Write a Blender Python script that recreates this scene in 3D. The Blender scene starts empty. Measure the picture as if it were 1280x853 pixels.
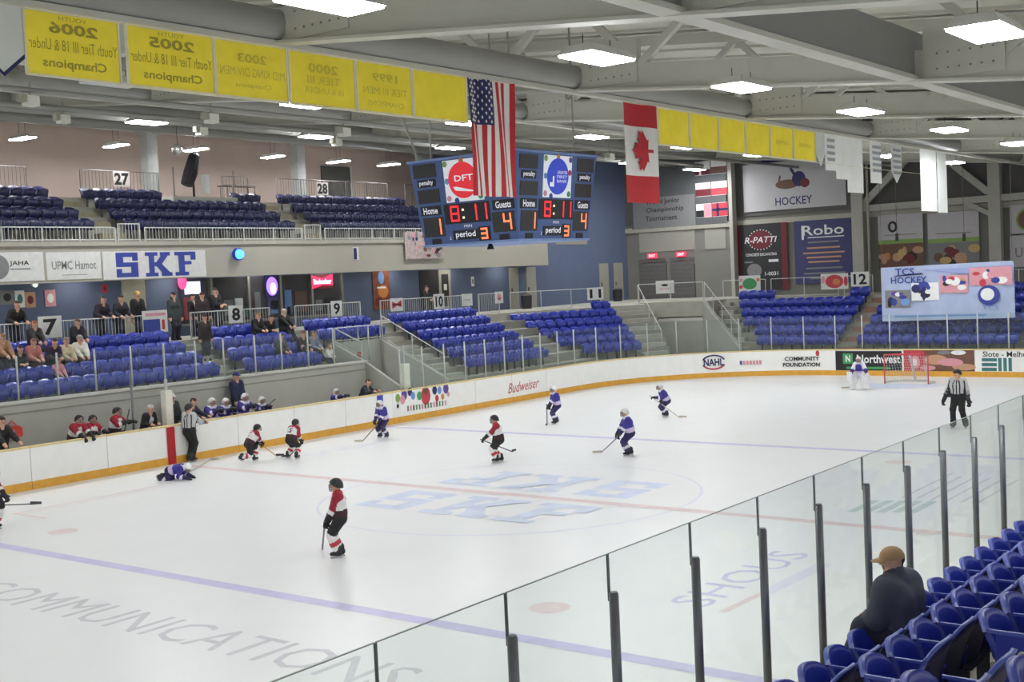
import bpy, bmesh, math, random
import numpy as np
from mathutils import Vector, Matrix
random.seed(7); np.random.seed(7)
SC = bpy.context.scene
COL = SC.collection
# ---------------------------------------------------------------- camera
CAM = dict(x=17.968, y=-23.020, z=5.224, yaw=0.65486, pitch=-0.052547, roll=-0.047016, f=1531.54)
def cam_axes():
    ya, pi, ro = CAM['yaw'], CAM['pitch'], CAM['roll']
    f = Vector((-math.sin(ya)*math.cos(pi), math.cos(ya)*math.cos(pi), math.sin(pi)))
    r0 = Vector((math.cos(ya), math.sin(ya), 0)); u0 = r0.cross(f)
    return r0*math.cos(ro)+u0*math.sin(ro), u0*math.cos(ro)-r0*math.sin(ro), f
CR, CU, CF = cam_axes(); CP = Vector((CAM['x'], CAM['y'], CAM['z']))
cd = bpy.data.cameras.new('camera'); cam = bpy.data.objects.new('camera', cd); COL.objects.link(cam)
m = Matrix.Identity(4)
for i in range(3): m[i][0], m[i][1], m[i][2], m[i][3] = CR[i], CU[i], -CF[i], CP[i]
cam.matrix_world = m
cd.sensor_width = 36; cd.lens = CAM['f']/1280*36; cd.clip_start = .05; cd.clip_end = 300
SC.camera = cam
def px(u, v, axis, val):
    d = CR*((u-640)/CAM['f']) - CU*((v-426.5)/CAM['f']) + CF
    return CP + d*((val-CP[axis])/d[axis])
# ---------------------------------------------------------------- light and exposure
SC.view_settings.view_transform = 'Standard'; SC.view_settings.look = 'None'
SC.view_settings.exposure = 0.0; SC.view_settings.gamma = 1.0; SC.view_settings.use_curve_mapping = False
LAMP = 89.0          # emission of every lamp lens in the hall
w = bpy.data.worlds.new('hall_world'); SC.world = w; w.use_nodes = True
w.node_tree.nodes['Background'].inputs[0].default_value = (.93, .97, 1.0, 1)
w.node_tree.nodes['Background'].inputs[1].default_value = 0.72
# ---------------------------------------------------------------- materials
def lin(c):
    return tuple(((x/255)/12.92 if x/255 <= .04045 else ((x/255+.055)/1.055)**2.4) for x in c)
MATS = {}
def mat(name, c, rough=.5, var=.06, scale=6., metal=0., emit=0., spec=.5, bump=0.):
    if name in MATS: return MATS[name]
    M = bpy.data.materials.new(name); M.use_nodes = True; nt = M.node_tree; b = nt.nodes['Principled BSDF']
    l = lin(c); b.inputs['Roughness'].default_value = rough; b.inputs['Metallic'].default_value = metal
    b.inputs['Specular IOR Level'].default_value = spec
    if emit:
        b.inputs['Base Color'].default_value = (*l, 1)
        b.inputs['Emission Color'].default_value = (*l, 1); b.inputs['Emission Strength'].default_value = emit
    else:
        tc = nt.nodes.new('ShaderNodeTexCoord'); n = nt.nodes.new('ShaderNodeTexNoise'); r = nt.nodes.new('ShaderNodeValToRGB')
        n.inputs['Scale'].default_value = scale; n.inputs['Detail'].default_value = 4
        nt.links.new(tc.outputs['Object'], n.inputs['Vector']); nt.links.new(n.outputs['Fac'], r.inputs['Fac'])
        r.color_ramp.elements[0].position = .3; r.color_ramp.elements[1].position = .7
        r.color_ramp.elements[0].color = (*[x*(1-var) for x in l], 1)
        r.color_ramp.elements[1].color = (*[min(1, x*(1+var)) for x in l], 1)
        nt.links.new(r.outputs['Color'], b.inputs['Base Color'])
        if bump:
            bp = nt.nodes.new('ShaderNodeBump'); bp.inputs['Strength'].default_value = bump; bp.inputs['Distance'].default_value = .02
            nt.links.new(n.outputs['Fac'], bp.inputs['Height']); nt.links.new(bp.outputs['Normal'], b.inputs['Normal'])
    MATS[name] = M; return M
def glass(name, tint, haze, hazec):
    M = bpy.data.materials.new(name); M.use_nodes = True; nt = M.node_tree; nt.nodes.clear()
    o = nt.nodes.new('ShaderNodeOutputMaterial'); t = nt.nodes.new('ShaderNodeBsdfTransparent'); g = nt.nodes.new('ShaderNodeBsdfGlossy')
    d = nt.nodes.new('ShaderNodeBsdfDiffuse'); fr = nt.nodes.new('ShaderNodeFresnel'); m1 = nt.nodes.new('ShaderNodeMixShader'); m2 = nt.nodes.new('ShaderNodeMixShader')
    t.inputs[0].default_value = (*tint, 1); g.inputs['Roughness'].default_value = .03; g.inputs[0].default_value = (.9, .95, .93, 1)
    d.inputs[0].default_value = (*hazec, 1); 
    ge = nt.nodes.new('ShaderNodeNewGeometry'); mi = nt.nodes.new('ShaderNodeMapRange')
    mi.inputs['To Min'].default_value = 1.18; mi.inputs['To Max'].default_value = 1/1.18
    nt.links.new(ge.outputs['Backfacing'], mi.inputs['Value']); nt.links.new(mi.outputs['Result'], fr.inputs['IOR'])
    nz = nt.nodes.new('ShaderNodeTexNoise'); nz.inputs['Scale'].default_value = 1.3
    mp = nt.nodes.new('ShaderNodeMapRange'); mp.inputs['To Min'].default_value = haze*.6; mp.inputs['To Max'].default_value = haze*1.4
    nt.links.new(nz.outputs['Fac'], mp.inputs['Value']); nt.links.new(mp.outputs['Result'], m1.inputs[0])
    nt.links.new(t.outputs[0], m1.inputs[1]); nt.links.new(d.outputs[0], m1.inputs[2])
    nt.links.new(fr.outputs[0], m2.inputs[0]); nt.links.new(m1.outputs[0], m2.inputs[1]); nt.links.new(g.outputs[0], m2.inputs[2])
    nt.links.new(m2.outputs[0], o.inputs[0]); MATS[name] = M; return M
def cloth_mat(name, c, tr=.55, var=.05):
    M = mat(name, c, .8, var, 3); nt = M.node_tree; b = nt.nodes['Principled BSDF']; o = nt.nodes['Material Output']
    t = nt.nodes.new('ShaderNodeBsdfTranslucent'); mx = nt.nodes.new('ShaderNodeMixShader'); mx.inputs[0].default_value = tr
    nt.links.new(nt.nodes['Color Ramp'].outputs['Color'], t.inputs[0]); nt.links.new(b.outputs[0], mx.inputs[1]); nt.links.new(t.outputs[0], mx.inputs[2]); nt.links.new(mx.outputs[0], o.inputs[0]); return M
GLN = glass('near_glass', (.965, .985, .975), .03, (.75, .85, .82))
GLF = glass('far_glass', (.93, .96, .95), .03, (.7, .75, .74))
# ---------------------------------------------------------------- mesh helpers
class MB:
    def __init__(s): s.v = []; s.f = []; s.m = []
    def add(s, vs, fs, mi=0):
        o = len(s.v); s.v += [tuple(x) for x in vs]; s.f += [tuple(i+o for i in f) for f in fs]; s.m += [mi]*len(fs); return s
    def box(s, a, b, mi=0):
        x0, y0, z0 = [min(a[i], b[i]) for i in range(3)]; x1, y1, z1 = [max(a[i], b[i]) for i in range(3)]
        return s.add([(x0,y0,z0),(x1,y0,z0),(x1,y1,z0),(x0,y1,z0),(x0,y0,z1),(x1,y0,z1),(x1,y1,z1),(x0,y1,z1)],
                     [(0,3,2,1),(4,5,6,7),(0,1,5,4),(1,2,6,5),(2,3,7,6),(3,0,4,7)], mi)
    def beam(s, a, b, w, h, mi=0, up=(0,0,1)):
        a, b = Vector(a), Vector(b); d = (b-a).normalized(); up = Vector(up)
        if abs(d.dot(up)) > .98: up = Vector((1,0,0))
        r = d.cross(up).normalized(); u = r.cross(d)
        vs = [p + r*(sx*w/2) + u*(sz*h/2) for p in (a, b) for sx, sz in ((-1,-1),(1,-1),(1,1),(-1,1))]
        return s.add(vs, [(0,1,2,3),(7,6,5,4),(0,4,5,1),(1,5,6,2),(2,6,7,3),(3,7,4,0)], mi)
    def tube(s, pts, r, n=8, mi=0, caps=True):
        pts = [Vector(p) for p in pts]; rs = r if isinstance(r, (list, tuple)) else [r]*len(pts); o = []; pu = None
        for i, p in enumerate(pts):
            d = (pts[min(i+1, len(pts)-1)] - pts[max(i-1, 0)]).normalized()
            if pu is None: pu = Vector((0,0,1)) if abs(d.z) < .9 else Vector((1,0,0))
            a = d.cross(pu).normalized(); b = a.cross(d); pu = b
            o += [p + (a*math.cos(2*math.pi*k/n) + b*math.sin(2*math.pi*k/n))*rs[i] for k in range(n)]
        fs = [(i*n+k, i*n+(k+1)%n, (i+1)*n+(k+1)%n, (i+1)*n+k) for i in range(len(pts)-1) for k in range(n)]
        if caps: fs += [tuple(range(n))[::-1], tuple(range((len(pts)-1)*n, len(pts)*n))]
        return s.add(o, fs, mi)
    def prism(s, poly, z0, z1, mi=0):
        n = len(poly)
        return s.add([(x,y,z0) for x,y in poly]+[(x,y,z1) for x,y in poly],
                     [tuple(range(n))[::-1], tuple(range(n,2*n))]+[(i,(i+1)%n,n+(i+1)%n,n+i) for i in range(n)], mi)
    def extr(s, pts, vec, mi=0):
        n = len(pts); v = Vector(vec); pts = [Vector(p) for p in pts]
        return s.add(pts+[p+v for p in pts], [tuple(range(n))[::-1], tuple(range(n,2*n))]+[(i,(i+1)%n,n+(i+1)%n,n+i) for i in range(n)], mi)
    def ball(s, c, r, n=10, mi=0, sc=(1,1,1)):
        vs = []; fs = []
        for i in range(n//2+1):
            th = math.pi*i/(n//2)
            for k in range(n): vs.append((c[0]+r*sc[0]*math.sin(th)*math.cos(2*math.pi*k/n), c[1]+r*sc[1]*math.sin(th)*math.sin(2*math.pi*k/n), c[2]+r*sc[2]*math.cos(th)))
        for i in range(n//2):
            for k in range(n): fs.append((i*n+k, (i+1)*n+k, (i+1)*n+(k+1)%n, i*n+(k+1)%n))
        return s.add(vs, fs, mi)
    def mesh(s, name, mats, smooth=False):
        me = bpy.data.meshes.new(name); me.from_pydata(s.v, [], s.f)
        for mm in (mats if isinstance(mats, (list, tuple)) else [mats]): me.materials.append(mm)
        me.polygons.foreach_set('material_index', s.m)
        if smooth: me.polygons.foreach_set('use_smooth', [True]*len(s.f))
        me.update(); return me
def link(name, data, parent=None, M=None):
    o = bpy.data.objects.new(name, data); COL.objects.link(o)
    if parent is not None: o.parent = parent
    if M is not None: o.matrix_local = M
    return o
def tag(o, label=None, cat=None, group=None, kind=None):
    if label: o['label'] = label
    if cat: o['category'] = cat
    if group: o['group'] = group
    if kind: o['kind'] = kind
    return o
# a thing is an Empty at its base; every part's mesh is written in world space and shifted by the base
BASE = {}
def thing(name, loc, label, cat, group=None, kind=None):
    e = bpy.data.objects.new(name, None); COL.objects.link(e); e.location = loc; e.empty_display_size = .2
    BASE[e.name] = Vector(loc); return tag(e, label, cat, group, kind)
def base_of(p):
    if p is None: return Vector((0,0,0))
    return BASE.get(p.name, Vector((0,0,0)))
def part(name, mb, mats, parent=None, smooth=False, kind=None):
    b = base_of(parent)
    if b.length: mb.v = [(x-b.x, y-b.y, z-b.z) for x, y, z in mb.v]
    o = link(name, mb.mesh(name, mats, smooth), parent)
    if parent is not None: BASE[o.name] = b
    if kind: o['kind'] = kind
    return o
def struct(name, mb, mats, smooth=False, label=None):
    o = part(name, mb, mats, None, smooth); o['kind'] = 'structure'
    if label: o['label'] = label
    return o
def copy_tree(o, parent=None):
    c = o.copy(); COL.objects.link(c); c.parent = parent
    for ch in o.children: copy_tree(ch, c)
    return c
def frame(o, r, u):
    r = Vector(r).normalized(); u = Vector(u); n = r.cross(u).normalized(); u = n.cross(r)
    M = Matrix.Identity(4)
    for i in range(3): M[i][0], M[i][1], M[i][2], M[i][3] = r[i], u[i], n[i], o[i]
    return M
_dg = None
def txt_mb(s, w, h, bold=0., mirror=False):
    cu = bpy.data.curves.new('t', 'FONT'); cu.body = s; cu.size = 1; cu.resolution_u = 2; cu.offset = bold; cu.fill_mode = 'BOTH'
    ob = bpy.data.objects.new('t', cu)
    me = bpy.data.meshes.new_from_object(ob)
    vs = np.array([v.co[:2] for v in me.vertices]); fs = [tuple(p.vertices) for p in me.polygons]
    bpy.data.objects.remove(ob); bpy.data.curves.remove(cu); bpy.data.meshes.remove(me)
    mn, mx = vs.min(0), vs.max(0); vs = (vs-(mn+mx)/2)/np.maximum(mx-mn, 1e-6)*[w, h]
    if mirror: vs[:,0] *= -1
    mb = MB(); mb.add([(x,y,0) for x,y in vs], fs); return mb
def xf(mb, M):
    mb.v = [tuple(M @ Vector(v)) for v in mb.v]; return mb
def text(name, s, material, parent, M, w, h, bold=.02, mirror=False, du=0, dv=0, dn=.004, slant=0., rise=0., bend=0.):
    """flat lettering, centred at (du,dv) of frame M, fitted to w x h metres"""
    mb = txt_mb(s, w, h, bold, mirror); mb.v = [(x+slant*y, y+rise*x, z+bend*x*x) for x, y, z in mb.v]; return part(name, xf(mb, M @ Matrix.Translation((du, dv, dn))), material, parent)
def plate(name, material, parent, M, w, h, t=.02, du=0, dv=0, dn=0):
    mb = MB().box((-w/2+du, -h/2+dv, dn-t), (w/2+du, h/2+dv, dn)); return part(name, xf(mb, M), material, parent)
def disc(name, material, parent, M, rx, ry, du=0, dv=0, dn=.004, n=24):
    mb = MB().add([(du+rx*math.cos(2*math.pi*k/n), dv+ry*math.sin(2*math.pi*k/n), dn) for k in range(n)], [tuple(range(n))])
    return part(name, xf(mb, M), material, parent)
def poly(name, material, parent, M, pts, dn=.004):
    mb = MB().add([(x,y,dn) for x,y in pts], [tuple(range(len(pts)))]); return part(name, xf(mb, M), material, parent)
def rects(name, material, parent, M, rs, dn=.004):
    mb = MB()
    for x0,y0,x1,y1 in rs: mb.add([(x0,y0,dn),(x1,y0,dn),(x1,y1,dn),(x0,y1,dn)], [(0,1,2,3)])
    return part(name, xf(mb, M), material, parent)
# ================================================================ SETTING
HW, HL, RC = 12.97, 30.48, 8.5
ICE = mat('ice', (238,239,238), .32, .012, .8, spec=.35)
WHITE = mat('board_white', (243,243,239), .35, .02, 3)
KICK = mat('kick_yellow', (222,166,62), .4, .08, 4)
CAPM = mat('cap_cream', (226,205,150), .4, .05, 4)
SEAM = mat('seam_grey', (150,150,148), .6)
BLUEP = mat('board_blue_stripe', (50,72,170), .4)
REDP = mat('board_red_stripe', (178,30,42), .4)
I_BLUE = mat('ice_paint_blue', (203,198,232), .35, .08, 3); I_RED = mat('ice_paint_red', (226,203,203), .35, .08, 3)
I_LAV = mat('ice_paint_lavender', (225,226,238), .35, .05, 3); I_GREY = mat('ice_paint_grey', (205,206,210), .35, .08, 4)
I_SKY = mat('ice_paint_sky', (212,221,240), .35, .08, 2); I_GREEN = mat('ice_paint_green', (190,208,202), .35, .1, 2); I_TXT = mat('ice_paint_indigo', (200,200,230), .35, .1, 3)
I_PINK = mat('ice_paint_pink', (232,214,213), .35, .08, 3)
def ring_pts(off=0., n=12):
    r = RC+off; p = []
    for cx, cy, a0 in ((-HW+RC, HL-RC, 180), (HW-RC, HL-RC, 90), (HW-RC, -HL+RC, 0), (-HW+RC, -HL+RC, -90)):
        for k in range(n+1):
            a = math.radians(a0-90*k/n); p.append((cx+r*math.cos(a), cy+r*math.sin(a)))
    return p
mb = MB(); rp = ring_pts()[::-1]; mb.prism(rp, -.12, 0); ice = struct('floor', mb, ICE, label='white skating ice of the rink')
FZ = frame((0,0,0), (1,0,0), (0,1,0))
def arc_band(cx, cy, r0, r1, a0, a1, n=48):
    mb = MB(); A = [math.radians(a0+(a1-a0)*k/n) for k in range(n+1)]
    vs = [(cx+r0*math.cos(a), cy+r0*math.sin(a), .003) for a in A]+[(cx+r1*math.cos(a), cy+r1*math.sin(a), .003) for a in A]
    return mb.add(vs, [(k, k+1, n+2+k, n+1+k)[::-1] for k in range(n)])
BL = 9.22
rects('red_line', I_RED, ice, FZ, [(-HW,-.15,HW,.15)], .004)
for y in (-BL, BL): rects('blue_line', I_BLUE, ice, FZ, [(-HW,y-.15,HW,y+.15)], .003)
rects('goal_line', I_RED, ice, FZ, [(-11.3,27.10,11.3,27.16)], .003)
part('center_circle', arc_band(0,0,4.53,4.60,0,360,72), I_LAV, ice)
for x in (-6.7, 6.7):
    for y in (-BL+1.52, BL-1.52): disc('faceoff_dot', I_PINK, ice, FZ, .33, .33, x, y, .003)
mb = MB(); A = [math.pi+math.pi*k/20 for k in range(21)]
mb.add([(1.83*math.cos(a), 27.1+1.83*math.sin(a), .003) for a in A], [tuple(range(21))]); part('goal_crease', mb, I_SKY, ice)
text('ice_lettering', 'COMMUNICATIONS', I_GREY, ice, FZ, 10.6, .92, 0., du=1.75, dv=-11.45, dn=.003)
# block-letter logo either side of the red line
def skf_rects(x, y, w, h):
    g = []
    def R(ox, *r): g.extend((x+(ox+a)*w, y+b*h, x+(ox+c)*w, y+d*h) for a,b,c,d in r)
    R(0, (0,.82,.27,1),(0,.42,.09,1),(.2,.66,.27,1),(0,.42,.27,.6),(.18,0,.27,.6),(0,0,.27,.18),(0,0,.07,.34))
    R(.36, (0,.85,.16,1),(.045,0,.115,1),(0,0,.16,.15),(.19,.85,.32,1),(.2,0,.34,.15))
    R(.74, (0,.85,.28,1),(.05,0,.13,1),(0,0,.18,.15),(.21,.66,.28,1),(.05,.46,.22,.6))
    return g
def skf(name, material, parent, M, x, y, w, h, dn):
    mb = MB()
    for i,(x0,y0,x1,y1) in enumerate(skf_rects(x, y, w, h)): d = dn+i*.0006; mb.add([(x0,y0,d),(x1,y0,d),(x1,y1,d),(x0,y1,d)], [(0,1,2,3)])
    dn += .012
    for q in ([(.36+.1,.42),(.36+.19,.42),(.36+.3,.9),(.36+.21,.9)], [(.36+.1,.58),(.36+.22,.08),(.36+.33,.08),(.36+.19,.58)]):
        dn += .001; mb.add([(x+a*w, y+b*h, dn) for a,b in q], [(0,1,2,3)])
    return part(name, xf(mb, M), material, parent)
skf('ice_logo', I_SKY, ice, FZ, -2.7, -2.6, 5.6, 2.1, .002)
skf('ice_logo', I_SKY, ice, frame((0,0,0), (-1,0,0), (0,-1,0)), -2.9, -2.7, 5.6, 2.1, .002)
FS = frame((0,0,0), (0,1,0), (-1,0,0))
text('ice_lettering', 'SHOUS', I_TXT, ice, FS, 3.95, .72, 0., du=-4.6, dv=-8.5, dn=.003)
poly('ice_stroke', I_PINK, ice, FZ, [(9.12,-6.7),(9.18,-5.4),(9.3,-5.4),(9.26,-6.7)], .003)
poly('ice_stroke', I_LAV, ice, FZ, [(9.15,-5.4),(9.2,-3.2),(9.5,-3.2),(9.4,-5.4)], .003)
FN = frame((0,0,0), (0,-1,0), (1,0,0))
text('ice_lettering', 'SHOUS', I_LAV, ice, FN, 3.9, .7, 0., du=-4.8, dv=-10.0, dn=.003)
rects('ice_outline', I_PINK, ice, FZ, [(-10.0,-6.9,-9.9,-2.3),(-9.7,-6.9,-9.64,-2.6),(-10.0,-7.0,-8.6,-6.9)], .003)
for k in range(5): rects('ice_emblem_bar', I_GREEN, ice, FZ, [(7.95+k*.28,1.2+.1*k,8.13+k*.28,2.6+.1*k)], .003)
for k in range(6): rects('ice_emblem_bar', I_GREY, ice, FZ, [(8.4+k*.32,3.1,8.47+k*.32,6.6-.4*(k%2))], .003)
# ---------------------------------------------------------------- dasher boards
BZ = 1.2
boards = thing('dasher_boards', (0,HL,0), 'white dasher boards with yellow kick plates around the ice', 'boards', kind='structure')
def board_seg(pts):
    """one panel along a list of (x,y,nx,ny): white face, yellow kick plate, cream cap"""
    def strip(o0, o1, z0, z1):
        mb = MB(); n = len(pts); vs = []
        for x,y,nx,ny in pts:
            vs += [(x+nx*o0,y+ny*o0,z0),(x+nx*o1,y+ny*o1,z0),(x+nx*o1,y+ny*o1,z1),(x+nx*o0,y+ny*o0,z1)]
        fs = [(4*i+k, 4*i+(k+1)%4, 4*i+4+(k+1)%4, 4*i+4+k) for i in range(n-1) for k in range(4)]+[(0,3,2,1),(4*n-4,4*n-3,4*n-2,4*n-1)]
        return mb.add(vs, fs)
    b = part('board_panel', strip(0,.12,.0,BZ-.05), WHITE, boards)
    part('kick_plate', strip(-.015,.0,.0,.23), KICK, b); part('cap_rail', strip(-.025,.15,BZ-.05,BZ), CAPM, b)
    return b
G = .008
def straight(x0,y0,x1,y1,nx,ny,n):
    for i in range(n):
        a, b = i/n, (i+1)/n; L = math.hypot(x1-x0,y1-y0); e = G/L
        board_seg([(x0+(x1-x0)*(a+e), y0+(y1-y0)*(a+e), nx, ny),(x0+(x1-x0)*(b-e), y0+(y1-y0)*(b-e), nx, ny)])
def curved(cx, cy, a0, a1, n):
    for i in range(n):
        A = [math.radians(a0+(a1-a0)*((i+k/4)/n)) for k in range(5)]
        board_seg([(cx+RC*math.cos(a), cy+RC*math.sin(a), math.cos(a), math.sin(a)) for a in A])
straight(-HW,-24,-HW,HL-RC,-1,0,19)
curved(-HW+RC, HL-RC, 180, 90, 5)
straight(-HW+RC, HL, HW-RC, HL, 0, 1, 4)
curved(HW-RC, HL-RC, 90, 0, 5)
straight(HW, HL-RC, HW, -24, 1, 0, 19)
rects('centre_stripe', REDP, boards, frame((-HW,0,0),(0,1,0),(0,0,1)), [(-.15,.0,.15,1.14)], .022)
rects('zone_stripe', BLUEP, boards, frame((-HW,9.22,0),(0,1,0),(0,0,1)), [(-.16,.24,.16,1.14)], .008)
FB = frame((-HW,0,0),(0,1,0),(0,0,1))
INKS = {n: mat('ink_'+n, c, .5, .04) for n, c in dict(red=(190,60,72), navy=(36,38,92), black=(32,32,34), green=(70,150,90), teal=(60,120,120), purple=(96,72,150), pink=(214,150,160),
        grey=(128,128,128), white=(236,236,234), royal=(52,66,150), orange=(205,130,70), sky=(110,150,205), brown=(112,78,62), blond=(200,170,110), tan=(196,150,118), lime=(140,170,90), yellow=(214,190,60), maroon=(110,34,44)).items()}
# colourful board advert beside the blue stripe (y 10.1 .. 13.6)
def at_board(u, v): p = px(u, v, 0, -HW); return p.y, p.z
adv = [('red',532,495,.34),('purple',505,494,.2),('navy',512,490,.16),('pink',503,500,.18),('sky',516,495,.15),('green',524,495,.17),('lime',497,498,.16),('navy',543,488,.17),('sky',549,488,.15),('purple',557,486,.2),('brown',532,488,.16),('red',546,498,.13),('orange',553,496,.12),('pink',560,493,.1),('black',497,508,.08)]
for ink, u, v, r in adv:
    y, z = at_board(u, v); disc('advert_shape', INKS[ink], boards, FB, r*.8, r, y, z, .008+.0006*adv.index((ink,u,v,r)), 14)
for k in range(14):
    y, z = at_board(510+k*3.6, 511-k*.55); rects('advert_stroke', INKS[('grey','pink','brown','green')[k%4]], boards, FB, [(y-.05,z-.1,y+.04,z+.1)], .008)
y, z = at_board(655, 482); text('advert_script', 'Budweiser', INKS['red'], boards, FB, 2.1, .42, .0, du=y, dv=z, dn=.008, slant=.35, rise=.03)
# end-board adverts
FE = frame((0,HL,0),(1,0,0),(0,0,1))
def at_end(u, v): p = px(u, v, 1, HL); return p.x, p.z
def corner_frame(u, v):
    # point where the pixel's ray meets the curved corner boards
    best = None
    for k in range(0, 901):
        a = math.radians(180-90*k/900); x, y = -HW+RC+RC*math.cos(a), HL-RC+RC*math.sin(a)
        p = px(u, v, 0, x)
        e = abs(p.y-y)
        if best is None or e < best[0]: best = (e, a, x, y, p.z)
    _, a, x, y, z = best
    return frame((x - .03*math.cos(a), y - .03*math.sin(a), z), (math.sin(a), -math.cos(a), 0), (0,0,1))
M = corner_frame(892, 453); text('advert_lettering', 'NAHL', INKS['navy'], boards, M, .95, .34, .03, dn=.006, bend=.06)
mb = MB(); A = [math.radians(20+140*k/12) for k in range(13)]
for s, ink in ((1,'navy'),(-1,'red')):
    mb = MB(); vs = [(.58*math.cos(a), s*(.36*math.sin(a)), .005) for a in A]+[(.5*math.cos(a), s*(.29*math.sin(a)), .005) for a in A]
    mb.add(vs, [(k,k+1,14+k,13+k) for k in range(12)]); mb.v = [(x,y,z+.06*x*x) for x,y,z in mb.v]; part('advert_swoosh', xf(mb, M), INKS[ink], boards)
M = corner_frame(938, 453)
for k in range(7): rects('advert_stroke', INKS['pink' if k else 'royal'], boards, M, [(-.5+k*.15,-.1,-.39+k*.15,.08)], .006)
M = corner_frame(1003, 449); text('advert_lettering', 'COMMUNITY', INKS['black'], boards, M, 1.62, .19, .03, dv=.02, dn=.012, bend=.06); text('advert_lettering', 'FOUNDATION', INKS['black'], boards, M, 1.72, .19, .03, dv=-.26, du=-.04, dn=.012, bend=.06)
disc('advert_flame', INKS['red'], boards, M, .09, .14, .72, .26, .014, 10)
def end_plate(name, ink, u0, v0, u1, v1, dn=.006):
    (x0,z0),(x1,z1) = at_end(u0,v1), at_end(u1,v0); return rects(name, INKS[ink], boards, FE, [(x0,z0,x1,z1)], dn), (x0+x1)/2, (z0+z1)/2
end_plate('advert_panel', 'black', 1045, 439, 1127, 463)
x, z = at_end(1098, 449); text('advert_lettering', 'Northwest', INKS['white'], boards, FE, 2.0, .38, .02, du=x, dv=z, dn=.01)
end_plate('advert_emblem', 'green', 1054, 442, 1066, 455, .009); x, z = at_end(1060, 448.5); text('advert_lettering', 'N', INKS['white'], boards, FE, .22, .3, .04, du=x, dv=z, dn=.012)
end_plate('advert_underline', 'green', 1058, 459, 1113, 461.5, .009)
end_plate('advert_panel', 'red', 1130, 438, 1156, 464); end_plate('advert_panel', 'brown', 1156, 438, 1218, 464)
x, z = at_end(1144, 453); disc('advert_crest', INKS['pink'], boards, FE, .22, .28, x, z, .009); text('advert_lettering', 'B', INKS['white'], boards, FE, .18, .3, .05, du=x, dv=z, dn=.012)
for u, v, rx, ry, ink in ((1170,450,.5,.26,'tan'),(1188,453,.55,.2,'pink'),(1180,441,.3,.1,'grey'),(1205,459,.5,.17,'tan'),(1160,460,.34,.13,'pink'),(1198,441,.32,.12,'white')):
    x, z = at_end(u, v); disc('advert_shape', INKS[ink], boards, FE, rx, ry*.85, x, z, .009+rx*.002)
x, z = at_end(1255, 443); text('advert_lettering', 'Slote - Melhuish', INKS['black'], boards, FE, 2.15, .24, .012, du=x+.2, dv=z, dn=.008)
for k in range(3):
    x, z = at_end(1237, 450+k*6); rects('advert_bar', INKS['teal'], boards, FE, [(x-.32,z-.07,x+.3,z+.07)], .008)
    x, z = at_end(1250+k*6.4, 456); rects('advert_bar', INKS['teal'], boards, FE, [(x-.07,z-.28,x+.07,z+.28)], .008)
# ---------------------------------------------------------------- glass and posts
STEEL = mat('post_steel', (120,122,126), .35, .1, 8, metal=.45); ALU = mat('post_aluminium', (188,190,188), .4, .05, 6, metal=.2)
THIN = mat('glass_seam', (104,112,112), .5); TOPE = mat('glass_top_edge', (150,160,156), .4)
near_gl = thing('glass_barrier', (HW+.06,0,BZ), 'tall clear glass with dark steel posts along the near boards, in front of the seated man', 'glass barrier', kind='structure')
ys = [-18.02+1.2305*k for k in range(-2, 33)]
for i, y in enumerate(ys[:-1]):
    part('glass_pane', MB().box((HW+.054,y+.008,BZ),(HW+.066,ys[i+1]-.008,3.15)), GLN, near_gl)
for y in ys:
    p = part('post', MB().tube([(HW+.10,y,BZ-.1),(HW+.10,y,2.86)], .038, 10), STEEL, near_gl, True)
    part('post_cap', MB().tube([(HW+.10,y,2.85),(HW+.10,y,2.875)], .03, 10), STEEL, p)
    part('seam_strip', MB().box((HW+.052,y-.008,2.8),(HW+.068,y+.008,3.15)), THIN, near_gl)
for i, y in enumerate(ys[:-1]):
    part('top_edge', MB().box((HW+.054,y+.008,3.150),(HW+.066,ys[i+1]-.008,3.156)), TOPE, near_gl)
far_gl = thing('glass_barrier', (-HW-.06,16,BZ), 'clear glass with thin white posts on the far side and end boards', 'glass barrier', kind='structure')
path = [(-HW-.08, 10.45+1.27*k) for k in range(10)]
cx, cy = -HW+RC, HL-RC
path += [(cx+(RC+.08)*math.cos(math.radians(180-90*k/9)), cy+(RC+.08)*math.sin(math.radians(180-90*k/9))) for k in range(1, 10)]
path += [(-HW+RC+1.277*k, HL+.08) for k in range(1, 8)]
cx = HW-RC
path += [(cx+(RC+.08)*math.cos(math.radians(90-90*k/9)), cy+(RC+.08)*math.sin(math.radians(90-90*k/9))) for k in range(1, 9)]
for i, (x,y) in enumerate(path):
    part('post', MB().tube([(x,y,BZ-.1),(x,y,2.74)], .03, 8), ALU, far_gl, True)
    if i+1 < len(path):
        x1,y1 = path[i+1]; part('glass_pane', MB().beam((x,y,(BZ+2.72)/2),(x1,y1,(BZ+2.72)/2), .012, 2.72-BZ), GLF, far_gl)
# ================================================================ STANDS, WALLS, ROOF
CONC = mat('concrete', (176,174,162), .8, .08, 2); CONC2 = mat('concrete_dark', (150,148,138), .85, .1, 2)
GREYW = mat('grey_paint', (178,179,170), .6, .04, 1.5); BWALL = mat('blue_wall', (93,105,132), .7, .04, 1); NEARC = mat('near_concrete', (196,190,180), .8, .06, 2)
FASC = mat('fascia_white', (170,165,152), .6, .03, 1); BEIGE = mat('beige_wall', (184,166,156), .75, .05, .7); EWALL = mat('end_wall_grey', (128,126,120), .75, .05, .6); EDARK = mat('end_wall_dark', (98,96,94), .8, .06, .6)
RAIL = mat('rail_grey', (196,198,194), .45, .04, 6); RAILD = mat('rail_dark', (92,86,84), .5)
DKDOOR = mat('dark_doorway', (44,42,44), .6); STAIRB = mat('stair_brown', (150,112,92), .8, .12, 3); DOORP = mat('door_pale', (160,158,146), .6, .03)
def XK(k): return -13.9-.8*k
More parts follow.
